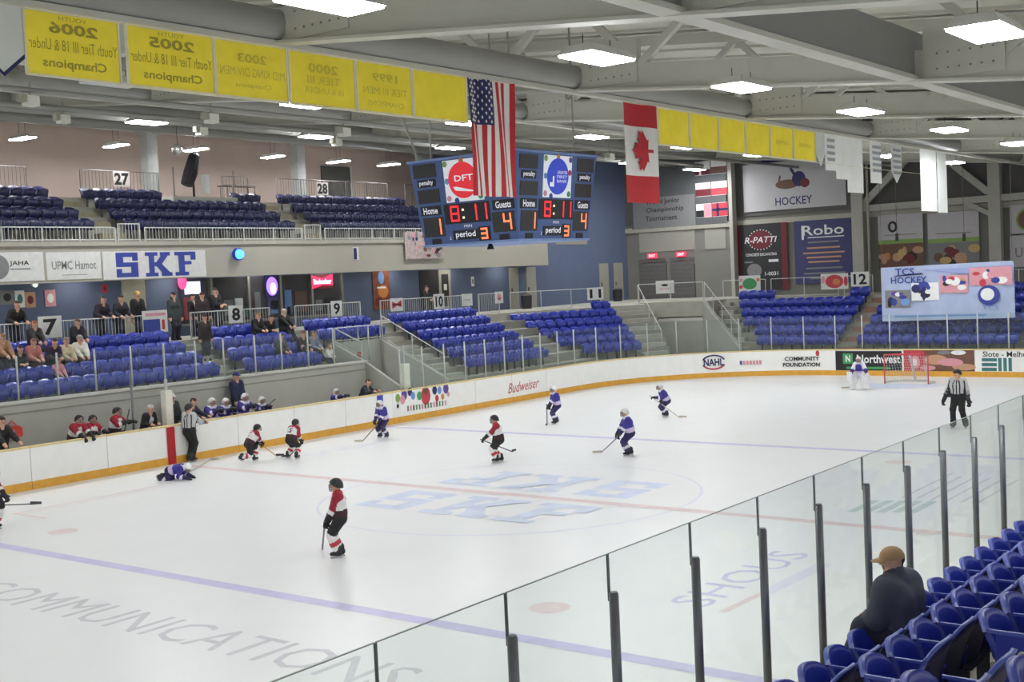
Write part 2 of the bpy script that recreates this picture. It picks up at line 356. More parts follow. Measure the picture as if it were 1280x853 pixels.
def ZK(k): return 1.26+.37*k
CZ = 3.48
def tier(name, x0, y0, x1, y1, z, z0=0., m=None):
    o = struct(name, MB().box((x0,y0,z0),(x1,y1,z)), m or CONC2); return o
ground = struct('floor_slab', MB().box((-34,-30,-.4),(24,44,-.13)), CONC2)
def tier_run(y0, y1, k0, k1=5):
    for k in range(k0, k1+1): tier('seating_tier', XK(k)-.4, y0, XK(k)+.4, y1, ZK(k))
tier_run(-18, 10.25, 2); tier_run(10.25, 13.4, 4); 
for k in range(6): tier('seating_tier', XK(k)-.4, 13.4, XK(k)+.4, 24.5+.22*k+(1. if k == 5 else 0), ZK(k))
# bench pit behind the boards and its grey wall
bench_wall = struct('wall_bench', MB().box((-15.1,-18,0),(-14.95,10.6,2.22)), GREYW)
part('wall_ledge', MB().box((-15.12,-18,2.22),(-14.86,10.62,2.30)), mat('ledge_light', (206,206,198), .5), bench_wall)
part('wall_groove', MB().box((-14.95,-18,1.93),(-14.93,10.6,1.97)), CONC2, bench_wall)
struct('floor_bench', MB().box((-14.95,-18,0),(-13.1,10.6,.22)), CONC)
bglass = thing('glass_barrier', (-14.98,0,2.3), 'low clear glass with white posts on top of the grey wall behind the benches', 'glass barrier', kind='structure')
yy = [px(u, v, 0, -14.98).y for u, v in ((24,505),(74,498),(121,492),(166,487),(207,482),(246,476),(281,470),(320,467),(353,463),(386,459),(418,456),(462,450))]
yy = [yy[0]-1.45*2, yy[0]-1.45]+yy
for i, y in enumerate(yy):
    part('post', MB().tube([(-14.98,y,2.28),(-14.98,y,3.6)], .03, 8), ALU, bglass, True)
    if i+1 < len(yy): part('glass_pane', MB().box((-14.986,y,2.3),(-14.974,yy[i+1],3.56)), GLF, bglass)
# vomitory on the far side
vom = thing('wall_vomitory', (-14.8,12,0), 'grey concrete stair entrance cut into the far stand beside section nine', 'wall', kind='structure')
mb = MB().extr([(-13.2,10.6,0),(-16.7,10.6,0),(-16.7,10.6,2.95),(-15.1,10.6,2.3),(-13.2,10.6,1.3)], (0,.12,0)); part('side_wall', mb, GREYW, vom)
mb = MB().extr([(-13.2,13.28,0),(-16.7,13.28,0),(-16.7,13.28,2.95),(-13.2,13.28,1.35)], (0,.12,0)); part('side_wall', mb, GREYW, vom)
part('back_wall', MB().box((-16.8,10.6,0),(-16.68,13.4,2.95)), GREYW, vom)
part('red_sign', MB().box((-16.66,11.9,2.2),(-16.64,12.1,2.5)), INKS['red'], vom)
mb = MB()
def rail_line(pts, h=.95, r=.022, post=True, name='railing', label=None, m=None, mid=True, bal=0.):
    """tubular railing along a 3-D polyline"""
    pts = [Vector(p) for p in pts]; e = .06
    pts[0] = pts[0]+(pts[1]-pts[0]).normalized()*e; pts[-1] = pts[-1]+(pts[-2]-pts[-1]).normalized()*e
    t = thing(name, pts[0], label, 'railing'); m = m or RAIL
    top = [(x,y,z+h) for x,y,z in pts]; part('top_rail', MB().tube(top, r, 6), m, t)
    if mid: part('bottom_rail', MB().tube([(x,y,z+.08) for x,y,z in pts], r*.8, 6), m, t)
    for i in range(len(pts)-1):
        a, b = Vector(pts[i]), Vector(pts[i+1]); n = max(1, round((b-a).length/1.5))
        for j in range(n+(i == len(pts)-2)):
            p = a.lerp(b, j/n); part('rail_post', MB().tube([p, p+Vector((0,0,h))], r, 6), m, t)
    if bal:
        mb = MB()
        for i in range(len(pts)-1):
            a, b = Vector(pts[i]), Vector(pts[i+1]); n = int((b-a).length/bal)
            for j in range(n): p = a.lerp(b, (j+.5)/n); mb.beam(p+Vector((0,0,.08)), p+Vector((0,0,h)), .012, .012)
        part('balusters', mb, m, t, kind='stuff')
    return t
rail_line([(-16.65,10.66,2.95),(-16.65,13.34,2.95)], .58, label='short rail across the back of the far stair entrance')
rail_line([(-16.65,13.34,2.95),(-13.3,13.34,1.35)], .95, label='sloping rail on the right of the far stair entrance')
rail_line([(-16.65,10.66,2.95),(-15.1,10.66,2.35)], .6, label='sloping rail on the left of the far stair entrance')
# aisle stairs
def stairs(label, xs, y0, y1, k0, k1, m):
    s = thing('aisle_stair', (XK(k0),y0,ZK(k0)), label, 'stairs', kind='structure')
    for k in range(k0, k1+1):
        part('step', MB().box((XK(k)-.4,y0,ZK(k)),(XK(k)-.0,y1,ZK(k)+.185)), m, s)
stairs('concrete stairs between sections seven and eight', 0, 4.25, 5.15, 2, 5, CONC); stairs('concrete stairs between sections eight and nine', 0, 9.15, 10.2, 2, 5, CONC)
stairs('concrete stairs between sections nine and ten', 0, 14.15, 15.2, 0, 5, CONC)
# corner stand (section eleven) turned 30 degrees
C0 = Vector((-HW+RC, HL-RC, 0)); A11 = math.radians(30)
N11 = Vector((-math.cos(A11), math.sin(A11), 0)); D11 = Vector((math.sin(A11), math.cos(A11), 0))
def c11(r, t, z): return C0+N11*r+D11*t+Vector((0,0,z))
def R11(k): return 9.4+.8*k
def Z11(k): return 1.14+.37*k
for k in range(6):
    a, b, z = R11(k)-.4, R11(k)+.4, Z11(k); t0, t1 = -2.9-.21*k, 1.6+.3*k
    p = [c11(a,t0,0), c11(b,t0,0), c11(b,t1,0), c11(a,t1,0)]; struct('seating_tier', MB().prism([(v.x,v.y) for v in p][::-1], 0, z), CONC2)
s = thing('aisle_stair', c11(9.4,.9,1.2), 'concrete stairs on the right side of section eleven', 'stairs', kind='structure')
for k in range(6):
    a, b, z = R11(k), R11(k)+.4, Z11(k); p = [c11(a,.25+.12*k,0), c11(b,.25+.12*k,0), c11(b,1.6+.3*k,0), c11(a,1.6+.3*k,0)]
    part('step', MB().prism([(v.x,v.y) for v in p][::-1], z, z+.185), CONC, s)
# end stand (sections twelve and thirteen)
def YE(k): return 31.6+.85*k
def ZE(k): return 1.0+.42*k
def XL12(k): return -9.35-.62*k
for k in range(6): tier('seating_tier', XL12(k)-.9, YE(k)-.425, 14, YE(k)+.425, ZE(k))
s = thing('aisle_stair', (-4.3,31.6,1), 'brown stairs between section 12 and the hanging hockey banner', 'stairs', kind='structure')
for k in range(6): part('step', MB().box((-4.75,YE(k)-.42,ZE(k)),(-3.9,YE(k)+.42,ZE(k)+.03)), STAIRB, s); part('step', MB().box((-4.75,YE(k),ZE(k)+.03),(-3.9,YE(k)+.42,ZE(k)+.21)), STAIRB, s)
s = thing('aisle_stair', (-9.9,31.6,1), 'concrete stairs on the left side of section twelve', 'stairs', kind='structure')
for k in range(6): part('step', MB().box((XL12(k)-.9,YE(k),ZE(k)),(XL12(k)-.05,YE(k)+.42,ZE(k)+.21)), CONC, s)
# corner stair entrance between sections eleven and twelve
VL0, VL1, VR0, VR1 = Vector((-12.35,28.35,0)), Vector((-16.45,33.0,0)), Vector((-9.25,30.6,0)), Vector((-12.95,33.9,0))
vom2 = thing('wall_vomitory', (-13,31.5,0), 'dark stair entrance in the corner of the stands between sections eleven and twelve', 'wall', kind='structure')
def slab(a, b, za, zb, w=.14):
    d = (b-a).normalized(); n = Vector((-d.y, d.x, 0))*w; mb = MB()
    p = [Vector((a.x,a.y,0)), Vector((b.x,b.y,0)), Vector((b.x,b.y,zb)), Vector((a.x,a.y,za))]; return mb.extr(p, n)
part('side_wall', slab(VL0, VL1, 1.3, 3.5), GREYW, vom2); part('side_wall', slab(VR0, VR1, 1.25, 3.5), GREYW, vom2)
part('lintel', MB().beam(VL1+Vector((0,0,3.1)), VR1+Vector((0,0,3.1)), .16, .8), CONC, vom2)
part('lower_lintel', MB().beam(VL1+Vector((.2,.2,2.55)), VR1+Vector((.2,.2,2.55)), .3, .16), mat('lintel_pale', (214,212,206), .4), vom2)
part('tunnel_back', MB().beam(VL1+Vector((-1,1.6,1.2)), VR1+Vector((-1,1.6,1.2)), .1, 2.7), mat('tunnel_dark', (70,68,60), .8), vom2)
part('tunnel_floor', MB().prism([(VL0.x,VL0.y),(VR0.x,VR0.y),(VR1.x-1,VR1.y+1.6),(VL1.x-1,VL1.y+1.6)], .0, .05), CONC2, vom2)
part('tunnel_roof', MB().prism([(VL1.x,VL1.y),(VR1.x,VR1.y),(VR1.x-1,VR1.y+1.6),(VL1.x-1,VL1.y+1.6)], 2.6, 2.7), CONC2, vom2)
rail_line([VL1+Vector((0,0,3.5)), VR1+Vector((0,0,3.5))], .98, label='rail with a white notice across the back of the corner stair entrance')
rail_line([VL1+Vector((0,0,3.5)), VL0+Vector((0,0,1.3))], .98, label='sloping rail on the left of the corner stair entrance')
rail_line([VR1+Vector((0,0,3.5)), VR0+Vector((0,0,1.25))], .98, label='sloping rail on the right of the corner stair entrance')
# concourse floors
struct('floor_concourse', MB().box((-22.6,-18,0),(-18.3,41,CZ)), CONC)
struct('floor_concourse', MB().box((-18.3,36.3,0),(16,41,CZ)), CONC)
p = [c11(13.78,-3.9,0), c11(13.78,2.9,0), VL1, VR1, Vector((-13,36.3,0)), Vector((-18.8,36.3,0)), Vector((-18.8,24,0)), Vector((-18.3,24,0))]
struct('floor_concourse', MB().prism([(v.x,v.y) for v in p], 0, CZ-.01), CONC)
# blue concourse wall, fascia, upper deck
blue = struct('wall_blue', MB().box((-22.3,-18,CZ),(-22.0,41,6.05)), BWALL)
struct('wall_blue_upper', MB().box((-22.3,30.8,6.05),(-22.0,41,14)), BWALL)
struct('trim_1', MB().box((-22.0,33.4,6.9),(-21.96,36.6,8.6)), mat('panel_taupe', (150,146,134), .7))
fascia = struct('wall_fascia', MB().box((-20.7,-18,5.75),(-20.5,30.6,7.02)), FASC)
part('ledge', MB().box((-20.8,-18,7.02),(-20.42,30.6,7.16)), mat('ledge_taupe', (172,168,154), .6), fascia)
struct('ceiling_concourse', MB().box((-22,-18,6.0),(-20.7,30.6,6.1)), CONC)
struct('wall_fascia_end', MB().box((-28.3,30.6,5.78),(-20.5,30.8,14.3)), BWALL)
UX = lambda k: -21.6-.9*k
UZ = lambda k: 7.3+.46*k
struct('upper_deck', MB().box((-28.4,-18,6.6),(-20.7,30.6,7.0)), CONC)
for k in range(4): tier('seating_tier', UX(k)-.45, -18, UX(k)+.45, 30.6, UZ(k), 7.0)
tier('floor_upper_walkway', -28.4, -18, UX(3)-.45, 30.6, 9.12, 7.0)
struct('wall_upper', MB().box((-28.6,-18,9.1),(-28.3,30.8,15.0)), BEIGE)
s = None
for y in (4.45, 14.55, 24.6):
    s = thing('aisle_stair', (-21.6,y,7.3), {4.45:'upper deck stairs below the sign twenty-seven', 14.55:'upper deck stairs left of the sign twenty-eight', 24.6:'upper deck stairs right of the sign twenty-eight'}[y], 'stairs', kind='structure')
    for k in range(4): part('step', MB().box((UX(k)-.45,y-.52,UZ(k)),(UX(k)+.0,y+.52,UZ(k)+.23)), mat('stair_olive', (136,130,106), .8, .1), s)
# end wall
struct('wall_end', MB().box((-22.3,41,0),(18,41.3,14.5)), EWALL)
struct('trim_2', MB().box((-22,40.85,7.5),(18,41,7.8)), mat('ledge_taupe', (172,168,154)))
EBEAM = mat('steel_paint', (176,174,164), .5, .05, 2)
PANEL = mat('panel_grey', (158,155,146), .7, .03, 1)
for (u0,v0,u1,v1) in ((800,287,868,316),(882,285,907,312)):
    a, b = px(u0,v1,1,40.98), px(u1,v0,1,40.98); struct('trim_3', MB().box((a.x,40.94,a.z),(b.x,41,b.z)), PANEL)
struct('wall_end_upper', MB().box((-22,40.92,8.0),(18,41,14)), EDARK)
# roof: single pitch falling towards the near side
def RZ(x): return 9.6-.105*(x-2.4)
STEELW = mat('truss_paint', (194,193,182), .5, .03, 1.5); DECK = mat('roof_deck', (194,192,180), .7, .03, .5); TUBE = mat('tube_grey', (152,152,146), .45, .04, 1)
DEPTH = 2.1
xa, xb = -29, 21
struct('ceiling', MB().add([(xa,-30,RZ(xa)+DEPTH+.12),(xb,-30,RZ(xb)+DEPTH+.12),(xb,44,RZ(xb)+DEPTH+.12),(xa,44,RZ(xa)+DEPTH+.12),(xa,-30,RZ(xa)+DEPTH+.5),(xb,-30,RZ(xb)+DEPTH+.5),(xb,44,RZ(xb)+DEPTH+.5),(xa,44,RZ(xa)+DEPTH+.5)],
     [(0,3,2,1),(4,5,6,7),(0,1,5,4),(1,2,6,5),(2,3,7,6),(3,0,4,7)]), DECK)
TY = [-17.5,-8.75,0,8.4,17.4,26.7,35.5]
tr = thing('ceiling_truss', (2.4,TY[2],9.6), 'white steel roof truss spanning the hall', 'truss', kind='structure')
tr.location = (0,0,0); BASE[tr.name] = Vector((0,0,0))
def P2(x, h): return (x, 0, RZ(x)+h)
part('bottom_chord', MB().beam(P2(-28,.0), P2(20,.0), .12, .55), STEELW, tr); part('bottom_flange', MB().beam(P2(-28,-.29), P2(20,-.29), .36, .05), STEELW, tr)
part('top_chord', MB().beam(P2(-28,DEPTH-.12), P2(20,DEPTH-.12), .3, .3), STEELW, tr)
xs = [-28.2+1.9*k for k in range(26)]
for i in range(len(xs)-1):
    a, b = xs[i], xs[i+1]; lo, hi = (a, b) if i % 2 else (b, a)
    part('web_member', MB().beam(P2(lo,.2), P2(hi,DEPTH-.2), .16, .16), STEELW, tr)
TUBX = [-20.6,-13.0,-5.3,2.4,10.0]
BOLT = mat('bolt_grey', (140,140,134), .5)
for x in TUBX:
    part('gusset', MB().box((x+.25,-.09,RZ(x)-.3),(x+1.7,.09,RZ(x)+.62)), STEELW, tr)
    mb = MB()
    for i in range(6):
        for j in range(2): mb.ball((x+.5+i*.2,-.1,RZ(x+.5)-.08+j*.28), .022, 6)
    part('bolts', mb, BOLT, tr, kind='stuff')
for i, y in enumerate(TY):
    t = tr if i == 0 else copy_tree(tr); t.location = (0,y,0)
    t['label'] = 'white steel roof truss, %s from the near end of the hall' % ('first','second','third','fourth','fifth','sixth','seventh')[i]; t['group'] = 'roof trusses'
for i, x in enumerate(TUBX):
    t = thing('ceiling_beam', (x,0,RZ(x)), ('grey roof tube above the upper deck','grey roof tube over the far benches','grey roof tube over the ice behind the yellow banners','grey roof tube right above the yellow banners','heavy grey roof beam nearest the camera')[i], 'beam', kind='structure')
    if i == 4:
        part('beam_web', MB().box((x-.08,-30,RZ(x)-.22),(x+.08,41,RZ(x)+.62)), mat('beam_dark', (138,138,134), .5, .04, 1), t); part('beam_flange', MB().box((x-.16,-30,RZ(x)-.30),(x+.16,41,RZ(x)-.22)), STEELW, t)
    else: part('tube', MB().tube([(x,-30,RZ(x)),(x,41,RZ(x))], .27, 16), TUBE, t, True); part('strip', MB().box((x-.1,-30,RZ(x)-.36),(x+.1,41,RZ(x)-.27)), STEELW, t)
for j, (x, r) in enumerate(((-16.5,.09),(-18.3,.14),(-10.6,.07),(-23.4,.2))):
    t = thing('ceiling_pipe', (x,0,RZ(x)-.4), ('thin grey pipe under the roof over the far stand','grey service pipe under the roof in front of the upper deck','slim pipe under the roof over the far boards','wide grey duct under the roof above the upper seats')[j], 'pipe', kind='structure')
    part('pipe', MB().tube([(x,-30,RZ(x)-.45),(x,41,RZ(x)-.45)], r, 10), TUBE, t, True)
    mb = MB()
ribs = bpy.data.objects['ceiling']
for k in range(34):
    y = -29+2.15*k; part('roof_rib', MB().beam((xa,y,RZ(xa)+DEPTH+.1), (xb,y,RZ(xb)+DEPTH+.1), .1, .12), DECK, ribs)
# ================================================================ SEATS
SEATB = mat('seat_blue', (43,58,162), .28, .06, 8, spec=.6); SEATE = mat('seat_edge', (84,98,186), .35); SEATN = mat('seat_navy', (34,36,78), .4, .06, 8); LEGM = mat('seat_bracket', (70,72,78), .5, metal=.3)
NUMW = mat('number_plate', (214,214,208), .4)
def shell(w, h, t, depth, n=6, m=4, rnd=.16):
    """curved upright shell with a rounded top, standing at y=0, facing +x; mats: 0 body 1 rim"""
    mb = MB(); V = []
    for side in (0, 1):
        for j in range(m+1):
            f = j/m
            for i in range(n+1):
                u = -1+2*i/n; top = h*(1-rnd*abs(u)**3); z = f*top; x = depth*(u*u)-.10*h*f*f - side*t
                V.append((x, u*w/2*(1-.10*(1-f)), z))
    N = (n+1)*(m+1); fs = []; mi = []
    for j in range(m):
        for i in range(n):
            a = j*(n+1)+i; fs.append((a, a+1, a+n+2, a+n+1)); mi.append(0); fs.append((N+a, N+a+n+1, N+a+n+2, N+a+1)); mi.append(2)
    for i in range(n):
        a = m*(n+1)+i; fs.append((a, a+1, N+a+1, N+a)); mi.append(1)
        fs.append((i+1, i, N+i, N+i+1)); mi.append(1)
    for j in range(m):
        for i, s in ((0,0),(n,1)):
            a = j*(n+1)+i; b = a+n+1; q = (a, b, N+b, N+a); fs.append(q if s else q[::-1]); mi.append(1)
    mb.v = V; mb.f = fs; mb.m = mi; return mb
def tilt(mb, ang, dx, dz):
    c, s = math.cos(ang), math.sin(ang); mb.v = [(x*c+z*s+dx, y, -x*s+z*c+dz) for x,y,z in mb.v]; return mb
def near_seat():
    o = {}
    back = shell(.515, .56, .035, .06, 10, 6, .22); tilt(back, -.2, -.13, .33)
    pan = shell(.45, .30, .05, .06, 10, 5, .34); pan.v = [(-x, y, z) for x,y,z in pan.v]; pan.f = [f[::-1] for f in pan.f]; tilt(pan, .2, .2, .36)
    pan2 = shell(.45, .42, .05, .03, 10, 5, .2)
    arm = MB(); arm.box((-.18,-.254,.44),(.14,-.238,.56)); arm.box((-.2,-.257,.56),(.18,-.235,.58), 1); panel = MB(); panel.box((-.2,-.257,.16),(.16,-.238,.56)); panel.box((-.22,-.26,.56),(.22,-.234,.585), 1)
    leg = MB(); leg.box((-.12,-.02,0),(-.02,.02,.42)); leg.box((-.2,-.2,.36),(.0,.2,.40)); leg.box((-.16,-.08,0),(.04,.08,.02))
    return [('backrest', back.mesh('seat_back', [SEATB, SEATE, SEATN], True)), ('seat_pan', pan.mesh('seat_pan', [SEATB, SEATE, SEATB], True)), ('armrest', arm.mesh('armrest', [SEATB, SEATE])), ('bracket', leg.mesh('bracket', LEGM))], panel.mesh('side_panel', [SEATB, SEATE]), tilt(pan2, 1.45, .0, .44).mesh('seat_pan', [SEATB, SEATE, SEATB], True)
NS, PANEL_ME, PANDOWN = near_seat()
plate_me = xf(MB().tube([(0,0,0),(0,.006,0)], .035, 14), Matrix.Translation((-.02,-.268,.43))).mesh('number_plate', NUMW); dot_me = xf(MB().tube([(0,0,0),(0,.004,0)], .018, 10), Matrix.Translation((-.02,-.271,.43))).mesh('number_mark', mat('mark_grey', (110,112,130)))
def place_near(x, y, z, label, group, plateq=False, down=False):
    t = thing('arena_seat', (x,y,z), label, 'seat', group); t.rotation_euler = (0,0,math.pi)
    for n, me in NS: link(n, PANDOWN if down and n == 'seat_pan' else me, t)
    if plateq:
        # plate faces the aisle (towards -y): mirrored to the other side because the seat is turned round
        p = link('number_plate', plate_me, t); p.rotation_euler = (0,0,math.pi); p.location = (-.04,0,0); d = link('number_mark', dot_me, p)
        a = link('side_panel', PANEL_ME, t); a.location = (0,.494,0)
    return t
ORDW = ('first','second','third','fourth','fifth','sixth','seventh','eighth','ninth','tenth','eleventh','twelfth','thirteenth','fourteenth','fifteenth','sixteenth','seventeenth','eighteenth','nineteenth','twentieth','twenty-first','twenty-second','twenty-third','twenty-fourth','twenty-fifth','twenty-sixth')
SW = .525
rowsN = {'A': (14.0, 1.26), 'B': (14.8, 1.64), 'C': (15.6, 2.02), 'D': (16.4, 2.40)}
def near_row(r, y0, n, label, skip=(), plateq=False):
    x, z = rowsN[r]
    for i in range(n):
        if i in skip: continue
        if i == 0 and plateq: place_near(x, y0, z, label.replace(' seat', ' end seat with a number plate',1), 'near seats row '+r, True)
        else: place_near(x, y0+SW*i, z, '%s, %s from the aisle' % (label, ORDW[i]) if not (r == 'A' and i == 4) else 'lowered blue seat under the seated man in the tan cap', 'near seats row '+r, down=(r == 'A' and i == 4))
MANY = -14.2+SW*4
near_row('A', -14.2, 22, 'folded blue seat in the near front row by the glass')
near_row('B', -14.35, 16, 'folded blue seat in the near second row', (), True)
near_row('C', -14.1, 6, 'folded blue seat in the near third row beyond the aisle', (), True)
near_row('C', -16.2, 2, 'folded blue seat in the near third row left of the aisle')
near_row('B', -16.0, 2, 'folded blue seat in the near second row left of the aisle')
near_row('D', -16.8, 2, 'folded blue seat in the near fourth row')
for r, (x, z) in rowsN.items(): struct('seating_tier_near', MB().box((x-.4,-26,0),(x+.4,22,z)), NEARC)
struct('seating_tier_near', MB().box((16.8,-26,0),(20,22,2.78)), NEARC)
struct('floor_near_gap', MB().box((13.13,-26,0),(13.6,22,1.0)), NEARC)
s = thing('aisle_stair', (14.7,-15.2,1.67), 'pale concrete stairs in the aisle between the near seats', 'stairs', kind='structure')
for r in 'ABC':
    x, z = rowsN[r]; part('step', MB().box((x,-15.4,z),(x+.4,-14.7,z+.2)), NEARC, s)
# ---------------------------------------------------------------- far seats: one light mesh per seat
def far_seat(m0, m1, down=False):
    back = tilt(shell(.49, .44, .04, .05, 4, 3), -.15, -.12, .38); pan = shell(.43, .36, .05, .04, 4, 2); pan.v = [(-x, y, z) for x,y,z in pan.v]; pan.f = [f[::-1] for f in pan.f]; tilt(pan, 1.45 if down else .08, -.06 if down else .08, .36 if down else .34)
    mb = MB(); mb.v = list(back.v); mb.f = list(back.f); mb.m = [0]*len(back.f); o = len(mb.v); mb.v += pan.v; mb.f += [tuple(i+o for i in f) for f in pan.f]; mb.m += [0]*len(pan.f)
    mb.box((-.1,-.03,0),(-.04,.03,.4), 1); return mb
OSEAT = far_seat(0,1,True).mesh('far_seat_open', [SEATB, LEGM], True)
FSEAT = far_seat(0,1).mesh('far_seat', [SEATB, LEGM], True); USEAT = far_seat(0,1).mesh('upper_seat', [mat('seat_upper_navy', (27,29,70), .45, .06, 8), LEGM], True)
FAR = []
def fseat(p, ang, label, group, me=None):
    o = link('arena_seat' if me is None else 'upper_seat', me or FSEAT, None); o.location = p
    if me is None: FAR.append(o)
    o.location = p; o.rotation_euler = (0,0,ang); tag(o, label, 'seat', group); return o
ORD = ['front','second','third','fourth','fifth','top']
SECN = {7:'seven',8:'eight',9:'nine',10:'ten',12:'twelve'}
WEST = True
def wrow(sec, k, y0, y1, name):
    n = int((y1-y0)/.515)
    for i in range(n): fseat((XK(k)+.02, y0+.26+.515*i, ZK(k)), 0, '%s blue seat from the left in the %s row of section %s' % (ORDW[i] if WEST else ORDW[n-1-i], name, SECN[sec]), 'seats of section %s, %s row' % (SECN[sec], name))
for j, k in enumerate((2,3,4,5)):
    n = ('front','second','third','top')[j]; wrow(7, k, -6.8+.45*j, 4.2, n); wrow(8, k, 5.2, 9.1, n)
wrow(9, 4, 10.35, 14.1, 'front'); wrow(9, 5, 10.35, 14.1, 'top')
for k in range(6): wrow(10, k, 15.3, 21.35, ORD[k])
for k in range(6):
    t0, t1 = -3.5-.43*k, .1+.1*k
    if k == 5: t0 = t1-1.2
    n = int((t1-t0)/.515)
    for i in range(n): fseat(c11(R11(k)-.02, t1-.26-.515*i, Z11(k)), -A11, '%s blue seat from the right in the %s row of section eleven' % (ORDW[i], ORD[k]), 'seats of section eleven, %s row' % ORD[k])
WEST = False
def erow(sec, k, x0, x1, name):
    n = int((x1-x0)/.515)
    for i in range(n): fseat((x1-.26-.515*i, YE(k)-.02, ZE(k)), -math.pi/2, '%s blue seat from the left in the %s row of section %s' % (ORDW[i] if WEST else ORDW[n-1-i], name, SECN[sec]), 'seats of section %s, %s row' % (SECN[sec], name))
for k in range(5): erow(12, k, XL12(k)+.1, -4.8, ORD[k])
erow(12, 5, -12.3, -9.9, 'top left'); erow(12, 5, -6.3, -4.8, 'top right')
# section 13 is past the three hundred largest seats: one object
mb0 = far_seat(0,1); big = MB(); R = Matrix.Rotation(-math.pi/2, 4, 'Z')
for k in range(6):
    for i in range(14):
        M = Matrix.Translation((-3.6+.515*i, YE(k)-.02, ZE(k))) @ R; o = len(big.v); big.v += [tuple(M @ Vector(v)) for v in mb0.v]; big.f += [tuple(a+o for a in f) for f in mb0.f]; big.m += mb0.m
o = part('seat_block', big, [SEATB, LEGM], None, True); tag(o, 'block of blue seats behind the hanging hockey banner', 'seats', kind='stuff')
def urow(k, y0, y1, lab):
    n = int((y1-y0)/.53)
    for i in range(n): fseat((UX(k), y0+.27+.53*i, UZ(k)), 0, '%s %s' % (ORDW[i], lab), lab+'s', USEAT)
for k in range(4):
    nm = ('front','second','third','top')[k]
    urow(k, -2.2+.5*k, 3.9, 'dark seat from the left in the %s upper deck row left of sign twenty-seven' % nm)
    if k == 3: urow(k, 5.0, 9.0, 'dark seat from the left in the top upper deck row under sign twenty-seven'); urow(k, 12.4, 14.0, 'dark seat from the left in the top upper deck row beside the platform')
    else: urow(k, 5.0, 14.0, 'dark seat from the left in the %s upper deck row under sign twenty-seven' % nm)
    urow(k, 15.1, 24.0, 'dark seat from the left in the %s upper deck row under sign twenty-eight' % nm)
    urow(k, 25.2, 30.0, 'dark seat from the left in the %s upper deck row behind the scoreboard' % nm)
print('SEATS', len([o for o in bpy.data.objects if o.name.startswith('arena_seat')]), len([o for o in bpy.data.objects if o.name.startswith('upper_seat')]))
# ================================================================ BANNERS, FLAGS, SCOREBOARD, SIGNS, FITTINGS
BX = 2.4
YEL = cloth_mat('banner_yellow', (246,226,72)); YELW = mat('banner_hem', (226,220,190), .7); YTXT = mat('banner_print', (166,152,56), .7); YTX2 = mat('banner_print_pale', (208,188,64), .7)
WFAB = cloth_mat('banner_white', (232,234,230), .5, .03); FNAVY = mat('flag_navy', (42,44,92), .7); FRED = mat('flag_red', (186,38,48), .7, .06, 3); FWHI = mat('flag_white', (226,224,220), .7, .03)
def yb(u, v=60): return px(u, v, 0, BX).y
def cloth(mb, y0, y1, z0, z1, disp, ny=6, nz=10, mi=0, x=BX):
    vs = [(x+disp(y0+(y1-y0)*i/ny, z0+(z1-z0)*j/nz), y0+(y1-y0)*i/ny, z0+(z1-z0)*j/nz) for j in range(nz+1) for i in range(ny+1)]
    return mb.add(vs, [(j*(ny+1)+i, j*(ny+1)+i+1, (j+1)*(ny+1)+i+1, (j+1)*(ny+1)+i) for j in range(nz) for i in range(ny)], mi)
rope = thing('banner_rope', (BX,0,9.25), 'long white cable that carries the yellow banners and flags', 'cable', kind='structure')
part('rope', MB().tube([(BX,-28,9.25),(BX,38,9.25)], .018, 6), YELW, rope); part('lower_rope', MB().tube([(BX,-12,8.31),(BX,-3.95,8.31)], .01, 5), YELW, rope); part('lower_rope', MB().tube([(BX,2.9,8.31),(BX,24.2,8.31)], .01, 5), YELW, rope)
FBAN = lambda y, z: frame((BX+.012, y, z), (0,1,0), (0,0,1))
def ybanner(u0, v0, u1, v1, lines, lab, mt, k):
    y0, y1 = yb(u0, v0), yb(u1, v1); z1, z0 = 9.22, 8.33; ph = k*1.7
    t = thing('championship_banner', (BX,(y0+y1)/2,z0), lab, 'banner', 'yellow championship banners'); d = lambda y, z: .012*math.sin(3*y+ph+2*z)
    mb = MB(); cloth(mb, y0, y1, z0, z1, d, 10, 6); part('cloth', mb, YEL, t)
    for y in (y0, y1): part('side_hem', MB().box((BX-.01,y-.015,z0),(BX+.03,y+.015,z1)), YELW, t)
    part('bottom_hem', MB().box((BX-.01,y0,z0-.015),(BX+.03,y1,z0+.015)), YELW, t)
    for s, w, h, dv, b in lines: text('print', s, mt, t, FBAN((y0+y1)/2, (z0+z1)/2), w*(y1-y0), h, b, mirror=True, dv=dv, dn=.02)
W3 = lambda yr: [('YOUTH',.3,.06,.38,.0),(yr,.52,.16,.24,.03),('Youth Tier III 18 & Under',.94,.16,.0,.0),('Champions',.68,.17,-.27,.02)]
ybanner(27,0,145,12, W3('2006'), 'large yellow banner with mirrored 2006 Champions print at the top left', YTXT, 0)
ybanner(155,15,264,40, W3('2005'), 'yellow banner with mirrored 2005 Champions print, second from left', YTXT, 1)
ybanner(266,40,356,55, [('2003',.4,.15,.2,.02),('MID KING DIV MEN',.9,.14,-.03,0),('Champions',.5,.1,-.25,0)], 'yellow banner with faded mirrored 2003 print, third from left', YTX2, 2)
ybanner(359,57,441,70, [('2000',.45,.16,.2,.02),('TIER III',.5,.13,0,0),('18 & UNDER',.6,.1,-.18,0)], 'yellow banner with faded mirrored 2000 print, fourth from left', YTX2, 3)
ybanner(443,70,512,82, [('1999',.45,.15,.2,.02),('TIER III MEN',.8,.13,-.05,0),('CHAMPIONS',.66,.1,-.28,0)], 'yellow banner with faded mirrored 1999 print, fifth from left', YTX2, 4)
ybanner(514,83,581,93, [], 'plain yellow banner just left of the striped flag', YTX2, 5)
